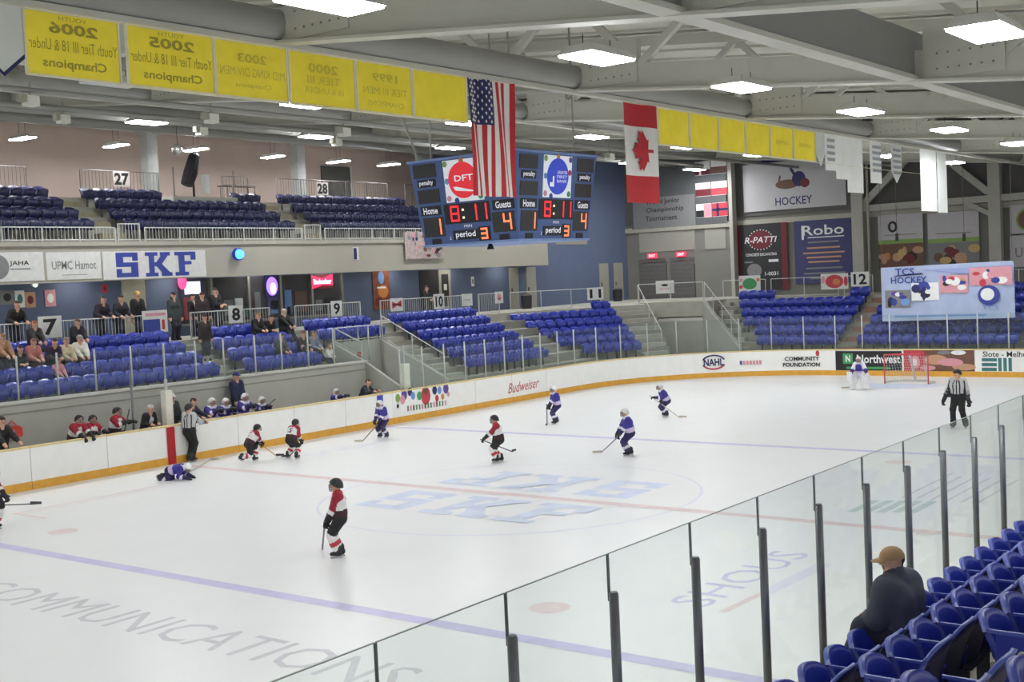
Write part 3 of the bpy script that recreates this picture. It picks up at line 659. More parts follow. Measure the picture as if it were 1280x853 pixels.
for k, (a, b) in enumerate(((821,860),(861,896),(897,930),(931,961),(962,990),(991,1018))):
    ybanner(a, 130+k*6, b, 136+k*6, [] if k < 4 else [('CHAMPIONS',.6,.12,0,0)], 'small yellow banner right of the red maple leaf flag, %s in the run' % ('first','second','third','fourth','fifth','sixth')[k], YTX2, 6+k)
# white pennants and long banners on the same cable
for k, (u0, u1, v0, vb, pt) in enumerate(((-30,26,0,95,1),(1019,1030,163,208,1),(1030.5,1043,165,213,0),(1043.5,1057,167,224,0),(1057.5,1078,170,241,0),(1087,1101,172,229,0),(1113,1126,176,229,1),(1150,1169,182,264,0),(1171,1183,184,266,0))):
    y0, y1 = yb(u0, v0), yb(u1, v0); zb = px((u0+u1)/2, vb, 0, BX).z; z1 = 9.3
    t = thing('hanging_banner', (BX,(y0+y1)/2,zb), ('white pennant with navy trim at the upper left corner','white pointed pennant right of the last yellow banner','short printed white banner beside the pointed pennant','long plain white banner left of the widest one','wide long white banner hanging over the hockey banner','white banner with grey print rows','white pointed pennant with mauve print','longest white banner in front of the roof brace','slim long white banner at the right end of the cable')[k], 'banner', 'white hanging banners')
    if pt:
        zs = zb+(.28 if k == 0 else .4); pts = [(y0,z1),(y0,zs),((y0+y1)/2,zb),(y1,zs),(y1,z1)]
        part('cloth', MB().extr([(BX-.004,y,z) for y,z in pts], (.008,0,0)), WFAB, t)
        if k == 0: part('trim', MB().extr([(BX+.006,y0,zs),(BX+.006,(y0+y1)/2,zb),(BX+.006,y1,zs),(BX+.006,y1,zs+.06),(BX+.006,(y0+y1)/2,zb+.06),(BX+.006,y0,zs+.06)], (.004,0,0)), FNAVY, t)
    else:
        mb = MB(); cloth(mb, y0, y1, zb, z1, lambda y,z: .02*math.sin(6*y+k), 5, 4); part('cloth', mb, WFAB, t)
    if k in (2, 5, 6):
        zz = z1-.25
        while zz > zb+.25: part('print', MB().box((BX+.03,y0+.12*(y1-y0),zz-.05),(BX+.034,y1-.12*(y1-y0),zz+.05)), mat('print_grey', (170,170,178), .7), t); zz -= .2
# striped flag with stars, hung by its short side
def wav(y, z): return .05*math.sin(7*y+1.2*z)+.025*math.sin(13*y)
fy0, fy1, fz1, fz0 = yb(583,93), yb(640,97), 9.30, 9.30-2.42
usf = thing('hanging_flag', (BX,(fy0+fy1)/2,fz0), 'red and white striped flag with white stars on navy, hanging before the scoreboard', 'flag')
sw = (fy1-fy0)/13; cz = fz1-.40*(fz1-fz0)
for i in range(13):
    mb = MB(); a, b = fy0+i*sw, fy0+(i+1)*sw; cloth(mb, a, b, fz0, cz if i < 7 else fz1, wav, 2, 14); part('stripe', mb, FRED if i % 2 == 0 else FWHI, usf, True)
mb = MB(); cloth(mb, fy0, fy0+7*sw, cz, fz1, wav, 14, 6); canton = part('canton', mb, FNAVY, usf, True)
st = MB()
for r in range(11):
    for c in range(5 if r % 2 else 4+1):
        if r % 2 and c == 4: continue
        yc = fy0+7*sw*((c+.5+(.5 if r % 2 else 0))/5.2); zc = cz+(fz1-cz)*(r+.8)/11.6; n = 10
        st.add([(BX+.012+wav(yc,zc), yc+(.045 if k % 2 == 0 else .019)*math.cos(math.pi/2+k*math.pi/5), zc+(.045 if k % 2 == 0 else .019)*math.sin(math.pi/2+k*math.pi/5)) for k in range(n)], [tuple(range(n))])
part('stars', st, FWHI, canton, kind='stuff')
# maple leaf flag
cy0, cy1 = yb(778,123), yb(819,128); cz1, cz0 = 9.28, 9.28-2.42; L = cz1-cz0
cf = thing('hanging_flag', (BX,(cy0+cy1)/2,cz0), 'red and white flag with a red maple leaf, hanging right of the scoreboard', 'flag')
for nm, a, b, mt in (('red_band',cz0,cz0+.27*L,FRED),('white_field',cz0+.27*L,cz0+.76*L,FWHI),('red_band',cz0+.76*L,cz1,FRED)):
    mb = MB(); cloth(mb, cy0, cy1, a, b, lambda y,z: .04*math.sin(4*y+1), 10, 6); part(nm, mb, mt, cf, True)
half = [(0,1),(.12,.76),(.26,.82),(.2,.42),(.38,.62),(.42,.5),(.62,.55),(.55,.36),(.64,.3),(.33,.04),(.37,-.06),(.05,-.02),(.05,-.36)]
leaf = [(-x, y) for x, y in half[::-1]] + half[1:]; lc = ((cy0+cy1)/2, cz0+.52*L)
mb = MB(); mb.add([(BX+.05+.04*math.sin(4*(lc[0]-(b-.35)*.62)+1), lc[0]-(b-.35)*.62, lc[1]+a*.78) for a, b in leaf[::-1]], [tuple(range(len(leaf)))]); part('maple_leaf', mb, FRED, cf)
# ---------------------------------------------------------------- scoreboard
SBL = mat('scoreboard_blue', (74,98,150), .5, .04, 1); SBD = mat('scoreboard_dark', (46,46,48), .5); SBB = mat('scoreboard_black', (22,24,34), .5); GLOWR = mat('digit_red', (232,40,48), emit=1.1); GLOWO = mat('digit_orange', (255,120,80), emit=1.3); DOTW = mat('digit_dot', (255,235,180), emit=1.2)
SBT = mat('scoreboard_lettering', (222,224,232), emit=.35); SBY = mat('scoreboard_lettering_yellow', (214,210,140), emit=.3)
SBX, SBY0, HB, HT, ZB, ZT = .29, 0., 1.37, 1.58, 6.03, 7.98
sb = thing('scoreboard', (SBX,SBY0,ZB), 'blue four-sided scoreboard hung over centre ice showing 8:11, 1 to 4, period 3', 'scoreboard')
part('body', MB().add([(SBX+sx*h,SBY0+sy*h,z) for z,h in ((ZB,HB),(ZT,HT)) for sx,sy in ((-1,-1),(1,-1),(1,1),(-1,1))], [(0,3,2,1),(4,5,6,7),(0,1,5,4),(1,2,6,5),(2,3,7,6),(3,0,4,7)]), SBL, sb)
for h, z in ((HB+.03,ZB),(HT+.03,ZT)):
    part('rim', MB().box((SBX-h,SBY0-h,z-.03),(SBX+h,SBY0+h,z+.02)), mat('scoreboard_rim', (120,146,196), .5), sb)
SEG = {'0':'abcdef','1':'bc','2':'abged','3':'abgcd','4':'fgbc','8':'abcdefg'}
def seven(ch, cx, cy, w, h, t):
    S = {'a':(-w/2,h/2-t,w/2,h/2),'d':(-w/2,-h/2,w/2,-h/2+t),'g':(-w/2,-t/2,w/2,t/2),'f':(-w/2,0,-w/2+t,h/2),'b':(w/2-t,0,w/2,h/2),'e':(-w/2,-h/2,-w/2+t,0),'c':(w/2-t,-h/2,w/2,0)}
    return [tuple(v+(cx if i % 2 == 0 else cy) for i, v in enumerate(S[s])) for s in SEG[ch]]
def face(rdir, lab_ad, ad_ink):
    r = Vector(rdir); n = r.cross(Vector((0,0,1))); c = Vector((SBX,SBY0,0))
    o = c + n*HB + Vector((0,0,ZB)); top = c + n*HT + Vector((0,0,ZT)); M = frame(o, r, top-o); H = (top-o).length; Wd = lambda v: 2*(HB+(HT-HB)*v)
    def rc(u0, v0, u1, v1): vm = (v0+v1)/2; return ((u0-.5)*Wd(vm), v0*H, (u1-.5)*Wd(vm), v1*H)
    def panel(nm, mt, *q, dn=.012):
        x0,y0,x1,y1 = rc(*q); return plate(nm, mt, sb, M, x1-x0, y1-y0, .02, (x0+x1)/2, (y0+y1)/2, dn)
    def tx(s, mt, *q, b=.02):
        x0,y0,x1,y1 = rc(*q); text('lettering', s, mt, sb, M, x1-x0, y1-y0, b, du=(x0+x1)/2, dv=(y0+y1)/2, dn=.02)
    def dig(ch, mt, *q):
        x0,y0,x1,y1 = rc(*q); rects('digit', mt, sb, M, [tuple(v) for v in seven(ch, (x0+x1)/2, (y0+y1)/2, x1-x0, y1-y0, .045)], .018)
    for u0, u1 in ((.03,.25),(.75,.97)):
        panel('display_panel', SBD, u0, .80, u1, .96); panel('display_panel', SBD, u0, .50, u1, .66); panel('label_panel', SBB, u0+.02, .69, u1-.02, .78); tx('penalty', SBT, u0+.04, .70, u1-.04, .77)
        panel('display_panel', SBD, u0, .10, u1, .33); panel('bonus_panel', SBB, u0+.06, .01, u1-.06, .075)
    panel('label_panel', SBB, .03, .355, .24, .465); tx('Home', SBT, .06, .37, .21, .45); panel('label_panel', SBB, .76, .355, .97, .465); tx('Guests', SBT, .79, .37, .94, .45)
    panel('advert_face', mat('advert_face_white', (226,232,240), emit=.25), .32, .485, .68, .97)
    x0,y0,x1,y1 = rc(.36,.52,.64,.94); disc('advert_disc', mat(ad_ink+'_lit', {'red':(214,40,52),'royal':(44,64,180)}[ad_ink], emit=.45), sb, M, (x1-x0)/2, (y1-y0)/2, (x0+x1)/2, (y0+y1)/2, .018, 28)
    for i in range(8):
        uu, vv = ((.345,.93),(.655,.93),(.345,.53),(.655,.53),(.345,.73),(.655,.78),(.5,.955),(.42,.5))[i]; x0,y0,x1,y1 = rc(uu-.025,vv-.03,uu+.025,vv+.03)
        disc('advert_dot', INKS[('lime','purple','pink','green','sky','red','orange','royal')[i]], sb, M, .07, .07, (x0+x1)/2, (y0+y1)/2, .0145, 10)
    tx(lab_ad, SBT, .42, .72, .6, .79) if lab_ad else [tx(s, SBT, .49, v, .62, v+.035, b=0) for s, v in (('GREATER',.76),('FIRST',.71),('BANK',.66))]
    x0,y0,x1,y1 = rc(.40,.60,.60,.66); poly('advert_swoosh', SBT, sb, M, [(x0,y1),(x0+.1,y1),(x1,y0),(x1-.05,y0-.02),(x0+.06,y0+.03)] if lab_ad else [(x0,y0+.02),(x0+.16,y0+.02),(x0+.16,y1+.14),(x0+.1,y1+.14),(x0+.1,y1),(x0,y1)], .021)
    panel('display_panel', SBB, .27, .235, .73, .465)
    for ch, u in (('8',.38),('1',.56),('1',.66)): dig(ch, GLOWR, u-.045, .26, u+.045, .445)
    for v in (.30, .39):
        x0,y0,x1,y1 = rc(.455,v-.012,.475,v+.012); rects('colon_dot', DOTW, sb, M, [(x0,y0,x1,y1)], .018)
    tx('MIN', SBT, .46, .185, .54, .215, b=0)
    dig('1', GLOWO, .14, .125, .22, .31); dig('4', GLOWO, .86, .125, .94, .31)
    panel('label_panel', SBB, .33, .045, .60, .155); tx('period', SBT, .36, .055, .57, .145); panel('display_panel', SBB, .60, .02, .72, .18); dig('3', GLOWO, .625, .035, .695, .165)
    tx('2', SBT, .29, .055, .31, .09, b=0)
face((1,0,0), 'DFT', 'red'); face((0,1,0), None, 'royal'); face((-1,0,0), 'DFT', 'red'); face((0,-1,0), None, 'royal')
part('horn', MB().tube([(SBX+.2,-.9,ZB-.03),(SBX+.2,-.9,ZB-.16)], [.04,.09], 10), SBB, sb)
for sx in (-1, 1):
    for sy in (-1, 1): part('hanger', MB().tube([(SBX+sx*1.2,sy*1.2,ZT),(SBX+sx*1.2,sy*1.2,RZ(SBX)+1.6)], .02, 6), TUBE, sb)
part('stay_rod', MB().tube([(SBX-1.4,-1.4,ZT),(SBX-1.9,-2.0,RZ(SBX-1.9)+.3)], .025, 6), TUBE, sb)
# ---------------------------------------------------------------- concourse rails and section signs
RX = -18.45
def conc_rail(y0, y1, lab): return rail_line([(RX,y0,CZ),(RX,y1,CZ)], .98, label=lab, bal=.13)
conc_rail(-8, 4.05, 'grey railing with thin bars behind section seven'); conc_rail(5.2, 9.1, 'grey railing behind section eight'); conc_rail(10.3, 14.1, 'grey railing behind section nine'); conc_rail(15.2, 21.3, 'grey railing behind section ten'); conc_rail(21.9, 23.6, 'short grey railing between sections ten and eleven')
SIGNW = mat('sign_white', (222,222,216), .5); SIGNK = mat('sign_black', (20,20,22), .5)
def sign(s, M, w, h, lab, parent=None, frac=.6):
    t = thing('section_sign', M.translation, lab, 'sign', 'section number signs'); plate('board', SIGNW, t, M, w, h, .03); text('number', s, SIGNK, t, M, w*(frac if len(s) < 2 else .72), h*.74, .03, dn=.006); return t
def fx(u, v, X): p = px(u, v, 0, X); return frame(p, (0,1,0), (0,0,1))
def fe(u, v, Y): p = px(u, v, 1, Y); return frame(p, (1,0,0), (0,0,1))
sign('7', fx(63,409,RX+.06), .84, .72, 'white sign with a black seven on the concourse railing'); sign('8', fx(295,393,RX+.06), .66, .66, 'white sign with a black eight on the concourse railing')
sign('9', fx(421,386,RX+.06), .62, .64, 'white sign with a black nine on the concourse railing'); sign('10', fx(549,377,RX+.06), .72, .68, 'white sign with a black ten on the concourse railing')
M = frame(c11(13.84,.02,CZ+.68), D11, (0,0,1)); sign('11', M, .9, .62, 'white sign with a black eleven above section eleven')
sign('12', fe(1075,349,36.34), .94, .72, 'white sign with a black twelve above section twelve')
def poster(nm, M, w, h, lab, base, shapes, cat='sign'):
    t = thing(nm, M.translation, lab, cat); plate('board', base, t, M, w, h, .02)
    for i, (kind, ink, *q) in enumerate(shapes):
        if kind == 'r': rects('print', INKS[ink], t, M, [tuple(q)], .004+.001*i)
        elif kind == 'd': disc('print', INKS[ink], t, M, q[2], q[3], q[0], q[1], .004+.001*i)
        elif kind == 't': text('lettering', q[0], INKS[ink], t, M, q[3], q[4], .012, du=q[1], dv=q[2], dn=.004+.001*i, slant=q[5] if len(q) > 5 else 0)
        elif kind == 'p': poly('print', INKS[ink], t, M, q[0], .004+.001*i)
    return t
WB = mat('poster_white', (216,216,212), .6)
poster('advert_sign', fx(194,402,RX+.07), 1.05, .78, 'white and blue advert panel at the right end of the section seven railing', WB, [('r','royal',-.5,-.37,.2,.08),('r','pink',-.4,.2,.45,.3),('r','red',.28,-.3,.4,.05)])
poster('advert_sign', fx(496,381,RX+.07), .78, .56, 'white advert panel with a red bow tie left of the sign ten', WB, [('p','red',[(-.3,.14),(0,.05),(.3,.2),(.3,-.12),(0,-.05),(-.3,-.18)]),('r','black',-.3,-.02,.3,.03)])
poster('advert_sign', fx(584,375,RX+.07), .76, .56, 'plain white advert panel right of the sign ten', WB, [('t','grey','FIRST COMMONWEALTH',0,0,.55,.06)])
poster('advert_sign', fx(624,372,RX+.07), .62, .56, 'small white advert panel with red print above the corner seats', WB, [('d','pink',0,.02,.16,.16),('r','red',-.1,-.1,.1,-.02)])
poster('advert_sign', fe(831,359,33.6) , 1.1, .68, 'white notice on the rail of the corner stair entrance', WB, [('t','pink','TERIYAKI',0,-.1,.7,.1),('d','black',0,.1,.2,.06)])
poster('advert_sign', fe(937,355,36.3), 1.25, .88, 'white advert panel with a green oval above section twelve', WB, [('d','green',0,0,.42,.3),('d','pink',-.5,.2,.1,.1),('d','red',-.5,-.15,.1,.1),('d','orange',.5,.2,.1,.1)])
poster('advert_sign', fe(1043,352,36.3), 1.45, .8, 'red and white advert panel left of the sign twelve', WB, [('d','red',0,0,.48,.34),('d','orange',.1,-.02,.2,.16),('d','pink',-.6,.1,.1,.2),('d','red',.6,0,.1,.25)])
def erail(x0, x1, lab): return rail_line([(x0,36.38,CZ),(x1,36.38,CZ)], .98, label=lab)
erail(-13.2,-10.6,'white railing around the left end of section twelve'); erail(-10.4,-6.6,'white railing behind the middle of section twelve'); erail(-6.4,-4.8,'white railing behind the sign twelve'); erail(-3.8,8,'white railing behind the hanging hockey banner')
t0, t1 = c11(13.9,-4.7,CZ-.02), c11(13.9,.4,CZ-.02); rail_line([t0,t1], .98, label='white railing behind section eleven')
# upper deck rails, signs
rail_line([(-20.55,-8,7.16),(-20.55,3.85,7.16)], .52, label='low grey railing along the upper deck edge, left part', bal=.14)
rail_line([(-20.55,5.0,7.16),(-20.55,13.0,7.16)], .52, label='low grey railing along the upper deck edge above the white fascia', bal=.14)
rail_line([(-20.55,14.2,7.16),(-20.55,30.4,7.16)], .52, label='low grey railing along the upper deck edge behind the scoreboard', bal=.14)
for y0, y1, l in ((3.88,4.93,'taller grey rail gate at the foot of the upper stairs under twenty-seven'),(13.08,14.12,'taller grey rail gate at the foot of the upper stairs under twenty-eight')): rail_line([(-20.6,y0,7.16),(-20.6,y1,7.16)], .66, label=l, bal=.12)
for y0, y1, l in ((-6,3.3,'dark upper railing at the far left of the back walkway'),(5.5,9.35,'dark upper railing carrying the sign twenty-seven'),(12.6,14.2,'short dark upper railing right of the platform'),(15.8,23.4,'dark upper railing carrying the sign twenty-eight'),(24.6,29,'dark upper railing behind the scoreboard')):
    rail_line([(-25.2,y0,9.12),(-25.2,y1,9.12)], 1.15, r=.02, label=l, m=RAILD, bal=.16)
def usign(s, u, v, w, h, lab):
    t = thing('section_sign', px(u,v,0,-25.1), lab, 'sign', 'section number signs'); M = fx(u, v, -25.12); plate('board', mat('sign_clear', (206,196,188), .5), t, M, w, h, .02); text('number', s, SIGNK, t, M, w*.9, h*.82, .04, dn=.006)
usign('27', 152, 224, .78, .62, 'upper deck sign with a black twenty-seven'); usign('28', 403, 236, .74, .62, 'upper deck sign with a black twenty-eight')
# columns of the upper deck, platform, covered spotlight, mirror ball
COLM = mat('column_grey', (156,158,154), .6)
for y, l in ((9.5,'grey column on the upper deck behind the sign twenty-seven'),(18.0,'grey column on the upper deck behind the sign twenty-eight'),(.5,'grey column at the far left of the upper deck'),(27,'grey column on the upper deck behind the scoreboard')):
    t = thing('column', (-26.0,y,9.12), l, 'column', kind='structure'); part('shaft', MB().box((-26.25,y-.25,9.12),(-25.75,y+.25,RZ(-26)-.2)), COLM, t); part('capital', MB().box((-26.35,y-.35,RZ(-26)-.55),(-25.65,y+.35,RZ(-26)-.2)), COLM, t)
pf = thing('camera_platform', (-24.4,10.7,8.68), 'low grey platform with four posts beside the sign twenty-seven', 'platform')
part('deck', MB().box((-24.9,9.0,8.95),(-23.9,12.4,9.2)), mat('platform_grey', (168,168,156), .7), pf); part('skirt', MB().box((-23.93,9.0,8.7),(-23.9,12.4,8.95)), mat('platform_grey', (168,168,156)), pf)
for y, l in ((9.15,'dark post at the left of the upper platform'),(12.3,'dark post at the right of the upper platform')):
    q = thing('platform_post', (-24.0,y,9.2), l, 'post'); part('shaft', MB().tube([(-24.0,y,9.2),(-24.0,y,10.4)], .03, 6), RAILD, q); part('foot', MB().box((-24.08,y-.08,9.2),(-23.92,y+.08,9.22)), RAILD, q)
sp = thing('covered_spotlight', (-24.5,10.55,9.2), 'black cloth-covered spotlight tilted on its stand on the upper platform', 'spotlight')
BLK = mat('black_cloth', (34,32,36), .8, .1, 4)
part('stand', MB().tube([(-24.5,10.55,9.2),(-24.5,10.55,9.9)], .05, 8), BLK, sp); part('cover', MB().tube([(-24.5,10.2,9.75),(-24.5,10.45,10.3),(-24.5,10.7,11.0),(-24.5,10.72,11.12)], [.26,.3,.24,.12], 10), BLK, sp)
part('side_box', MB().box((-24.55,11.0,9.4),(-24.3,11.25,10.2)), WB, sp)
p = px(222,187,0,-19.5); t = thing('mirror_ball', p, 'small silver mirror ball hanging under the roof by the upper deck', 'mirror ball'); part('ball', MB().ball(p, .21, 14), mat('mirror_silver', (190,190,186), .25, .2, 30, metal=.8), t); part('cable', MB().tube([p+Vector((0,0,.2)), p+Vector((0,0,1.2))], .01, 5), CORD if 'CORD' in globals() else BLK, t)
for i, (u, v, X) in enumerate(((38,126,-10.6),(79,149,-16.5),(264,148,-10.6),(252,164,-16.5),(430,165,-10.6),(421,178,-16.5),(762,196,-10.6))):
    p = px(u, v, 0, X); t = thing('floodlight', p, ('small white floodlight over the far stand, first from left','small dim floodlight below the first one','small white floodlight left of the third yellow banner','small dim floodlight above the mirror ball','small white floodlight under the fourth yellow banner','small dim floodlight over the sign twenty-eight','small white floodlight over the right scoreboard face')[i], 'floodlight', 'roof floodlights')
    part('head', MB().box(p+Vector((-.14,-.16,-.14)), p+Vector((.16,.16,.12))), mat('flood_white', (226,226,214), .5), t); part('hood', MB().beam(p+Vector((.0,-.3,.05)), p+Vector((0,-.16,.05)), .2, .2), mat('flood_grey', (170,168,150), .6), t); part('bracket', MB().tube([p+Vector((0,0,.1)), Vector((p.x,p.y,RZ(p.x)-.25))], .02, 5), TUBE, t)
t = thing('wall_board', (-28.2,22.7,9.2), 'large dark board against the upper back wall beside the sign twenty-eight', 'board'); part('board', MB().box((-28.3,21.7,9.13),(-28.2,23.75,11.4)), mat('board_charcoal', (78,78,76), .6), t); part('frame', MB().box((-28.3,23.75,9.13),(-28.15,23.83,11.45)), RAIL, t)
for y, l in ((14.6,'folding table on the upper walkway left of the sign twenty-eight'),(-1.0,'dark stools at the far left of the upper walkway')):
    t = thing('folding_table', (-26.4,y,9.12), l, 'table'); part('top', MB().box((-26.8,y-.9,9.95),(-26.1,y+.9,10.0)), RAILD, t)
    for sy in (-.8,.8):
        for sx in (-26.7,-26.2): part('leg', MB().tube([(sx,y+sy,9.12),(sx,y+sy,9.95)], .02, 5), RAILD, t)
# ---------------------------------------------------------------- fascia adverts
FX = -20.475
poster('fascia_advert', frame((FX,-.55,6.34),(0,1,0),(0,0,1)), 2.7, .98, 'white fascia advert with a grey disc at the left frame edge', WB, [('d','grey',-.35,0,.42,.42),('t','black','JAHA',.45,.1,.72,.2),('r','grey',.1,-.1,.85,-.06)])
poster('fascia_advert', frame((FX,1.98,6.33),(0,1,0),(0,0,1)), 2.15, .96, 'white fascia advert with thin grey serif lettering', WB, [('t','grey','UPMC Hamot',0,.02,1.75,.3),('r','grey',-.5,-.33,.5,-.31)])
t = thing('fascia_advert', (FX,5.45,6.3), 'white fascia advert with three large blue slab letters', 'sign'); M = frame((FX,5.43,6.3),(0,1,0),(0,0,1)); plate('board', WB, t, M, 4.6, 1.02, .02); skf('lettering', INKS['royal'], t, M, -1.75, -.44, 3.5, .9, .004)
poster('fascia_flag', frame((FX,px(445,317,0,FX).y,px(445,317,0,FX).z),(0,1,0),(0,0,1)), .36, .56, 'small navy and white pennant on the fascia under the upper deck', WB, [('r','navy',-.15,-.26,.05,.24)])
p = px(298,318,0,FX+.14); t = thing('beacon_light', p, 'round glowing blue beacon lamp on the fascia', 'light'); part('lens', MB().ball(p+Vector((.05,0,0)), .2, 14), mat('beacon_blue', (70,150,255), emit=3), t, True); part('bezel', MB().tube([p+Vector((-.08,0,0)), p+Vector((.04,0,0))], .25, 18), mat('bezel_blue', (30,60,150), .4), t)
a, b = px(505,290,0,-20.38), px(555,323,0,-20.38); M = frame((-20.38,(a.y+b.y)/2,(a.z+b.z)/2),(0,1,0),(0,0,1)); w_, h_ = b.y-a.y, a.z-b.z
t = thing('hanging_poster', M.translation, 'crumpled photo banner with brown and maroon print hung over the upper deck edge', 'banner')
part('sheet', xf(MB().extr([(-w_/2,h_/2,0),(-w_/2,-h_/2,0),(w_/2,-h_/2,0),(w_/2,-.02,0),(.0,h_/2,0)], (0,0,.02)), M), mat('poster_mauve', (176,160,156), .7, .2, 6), t)
rr = random.Random(3)
for i in range(22):
    u_, v_ = rr.uniform(-.42,.42), rr.uniform(-.4,.2)
    if u_ < 0: v_ = rr.uniform(-.4,.42)
    disc('print', INKS[rr.choice(['brown','maroon','grey','black','pink','brown','navy'])], t, M, rr.uniform(.05,.16), rr.uniform(.05,.13), u_*w_, v_*h_, .022+.001*i, 9)
# ---------------------------------------------------------------- concourse wall: shop windows, doors, posters
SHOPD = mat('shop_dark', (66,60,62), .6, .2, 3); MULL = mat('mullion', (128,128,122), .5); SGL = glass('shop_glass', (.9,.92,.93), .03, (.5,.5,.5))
wy = [px(u, 352, 0, -21.9).y for u in (222,262,309,349,388,426)]
items = [[('red',.2,.2,.5,1.1),('pink',.5,.6,.4,.6),('orange',.8,.1,.3,.9),('brown',1.5,.2,.5,1.2)],[('white',.2,.1,.16,1.4),('grey',.6,.3,.5,.8),('white',1.2,.5,.4,.7),('teal',1.5,.1,.3,.5)],[('grey',.3,.2,.3,1.2),('purple',1.0,.5,.55,.9),('sky',1.15,.2,.4,.7)],[('sky',.2,.1,.4,1.3),('brown',.8,.2,.7,1.1),('white',.3,.1,.2,.4)],[('grey',.2,.2,.4,.6),('black',.8,.2,.7,.7),('maroon',1.6,.1,.2,1.4)]]
for i in range(5):
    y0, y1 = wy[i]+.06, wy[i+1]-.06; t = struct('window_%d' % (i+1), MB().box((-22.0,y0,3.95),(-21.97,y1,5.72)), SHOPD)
    for ink, dy, dz, ww, hh in items[i]:
        if y0+dy+ww < y1: part('display_item', MB().box((-21.96,y0+dy,4.0+dz*.6),(-21.9,y0+dy+ww,4.0+dz*.6+hh*.8)), INKS[ink], t)
    part('mullion', MB().box((-21.95,y1,3.9),(-21.8,y1+.12,5.75)), MULL, t); part('sill', MB().box((-21.95,y0-.06,3.86),(-21.8,y1+.06,3.95)), MULL, t); part('pane', MB().box((-21.84,y0,3.95),(-21.83,y1,5.72)), SGL, t)
def neon(u, v, w, h, ink, e, lab, s=None):
    p = px(u, v, 0, -21.8); M = frame(p, (0,1,0), (0,0,1)); t = thing('neon_sign', p, lab, 'sign'); plate('panel', INKS['maroon'] if ink == 'red' else INKS['navy'], t, M, w, h, .04)
    gm = mat('neon_'+ink, {'red':(240,40,80),'violet':(150,110,255),'white':(240,240,255)}[ink], emit=e); wm = mat('neon_white', (250,245,255), emit=2.2)
    if s: poly('glow', gm, t, M, [(-w/2,h*.45),(0,h*.2),(w/2,h*.5),(w/2,-h*.3),(0,-h*.25),(-w/2,-h*.5)], .006); text('lettering', s, wm, t, M, w*.86, h*.36, .02, dn=.012)
    else: disc('glow', gm, t, M, w*.42, h*.42, 0, 0, .006); disc('core', wm, t, M, w*.2, h*.25, .05, -.1, .01)
neon(403,352,1.25,.62,'red',1.8,'glowing red bow tie neon sign in a shop window','Budweiser'); neon(340,358,.75,.95,'violet',1.8,'glowing violet neon figure in a shop window')
t = thing('display_screen', px(241,358,0,-21.75), 'bright white and pink display screen in the left shop window', 'screen'); M = fx(241,360,-21.75); plate('panel', mat('screen_white', (214,214,255), emit=1.2), t, M, .75, .5, .05); disc('print', mat('screen_pink', (230,70,130), emit=.9), t, M, .22, .3, -.5, .25, .01)
poster('wall_poster', fx(477,362,-21.95), 1.15, 1.9, 'orange brown photo poster with a lit figure left of the dark doorway', mat('poster_brown', (128,72,52), .6, .25, 4), [('d','sky',.0,.55,.2,.3),('d','orange',.1,-.1,.35,.3),('r','white',-.3,.05,.3,.13),('d','maroon',-.2,-.6,.3,.2)])
d = struct('door_1', MB().box((-22.0,px(524,356,0,-22).y,CZ),(-21.97,px(547,356,0,-22).y,5.72)), DKDOOR)  # slab coloured dark for the shade inside an open doorway
y0, y1 = px(548,356,0,-22).y, px(563,356,0,-22).y; d = struct('door_2', MB().box((-22.0,y0,CZ),(-21.96,y1,5.72)), DOORP); part('door_window', MB().box((-21.96,y0+.2,3.9),(-21.95,y1-.2,5.5)), DKDOOR, d); part('notice', MB().box((-21.95,y0+.35,4.7),(-21.94,y1-.35,5.0)), WB, d)
for i, (u0, u1) in enumerate(((636,647),(657,669),(749,760),(767,778))):
    y0, y1 = px(u0,345,0,-22).y, px(u1,345,0,-22).y; d = struct('door_%d' % (i+3), MB().box((-22.0,y0,CZ),(-21.95,y1,5.7 if i < 2 else 5.75)), DOORP); part('door_handle', MB().box((-21.95,y0+.1,4.4),(-21.9,y0+.18,4.6)), RAILD, d)
for u0, u1 in ((152,180),):
    struct('trim_4', MB().box((-22.0,px(u0,370,0,-22).y,CZ),(-21.9,px(u1,370,0,-22).y,5.78)), mat('pilaster_cream', (188,184,166), .7))
for i, (u, v, ink, w, h) in enumerate(((9,372,'grey',.5,.5),(25,374,'white',.36,.6),(38,375,'tan',.4,.55),(63,373,'pink',.42,.6),(131,361,'red',.26,.3),(591,352,'white',.22,.5))):
    poster('wall_poster', fx(u, v, -21.97), w, h, ('grey framed picture on the blue wall at the far left','white notice on the blue wall above the sign seven','tan round picture on the blue wall above the sign seven','pink poster on the blue wall right of the sign seven','small red fire alarm plate on the blue wall','small white plate on the blue wall right of the doors')[i], INKS[ink], [('d',('black','teal','maroon','white','maroon','grey')[i],0,0,w*.3,h*.28)])
p = px(44,356,0,-21.8); t = thing('wall_lamp', p, 'small round white lamp on the blue wall above the sign seven', 'light'); part('globe', MB().ball(p, .1, 10), mat('globe_white', (235,240,235), emit=.8), t); part('mount', MB().box((-22,p.y-.04,p.z-.04),(-21.85,p.y+.04,p.z+.04)), RAIL, t)
for u, l in ((503*1.0+155,'dark waste bin left of the corner doors'),(772,'dark bin by the pale corner doors')):
    p = px(u, 372, 0, -21.0); t = thing('waste_bin', (p.x,p.y,CZ), l, 'bin'); part('bin_body', MB().tube([(p.x,p.y,CZ),(p.x,p.y,CZ+.7)], [.26,.3], 12), DKDOOR, t); part('bin_lid', MB().tube([(p.x,p.y,CZ+.7),(p.x,p.y,CZ+.78)], [.31,.2], 12), RAILD, t)
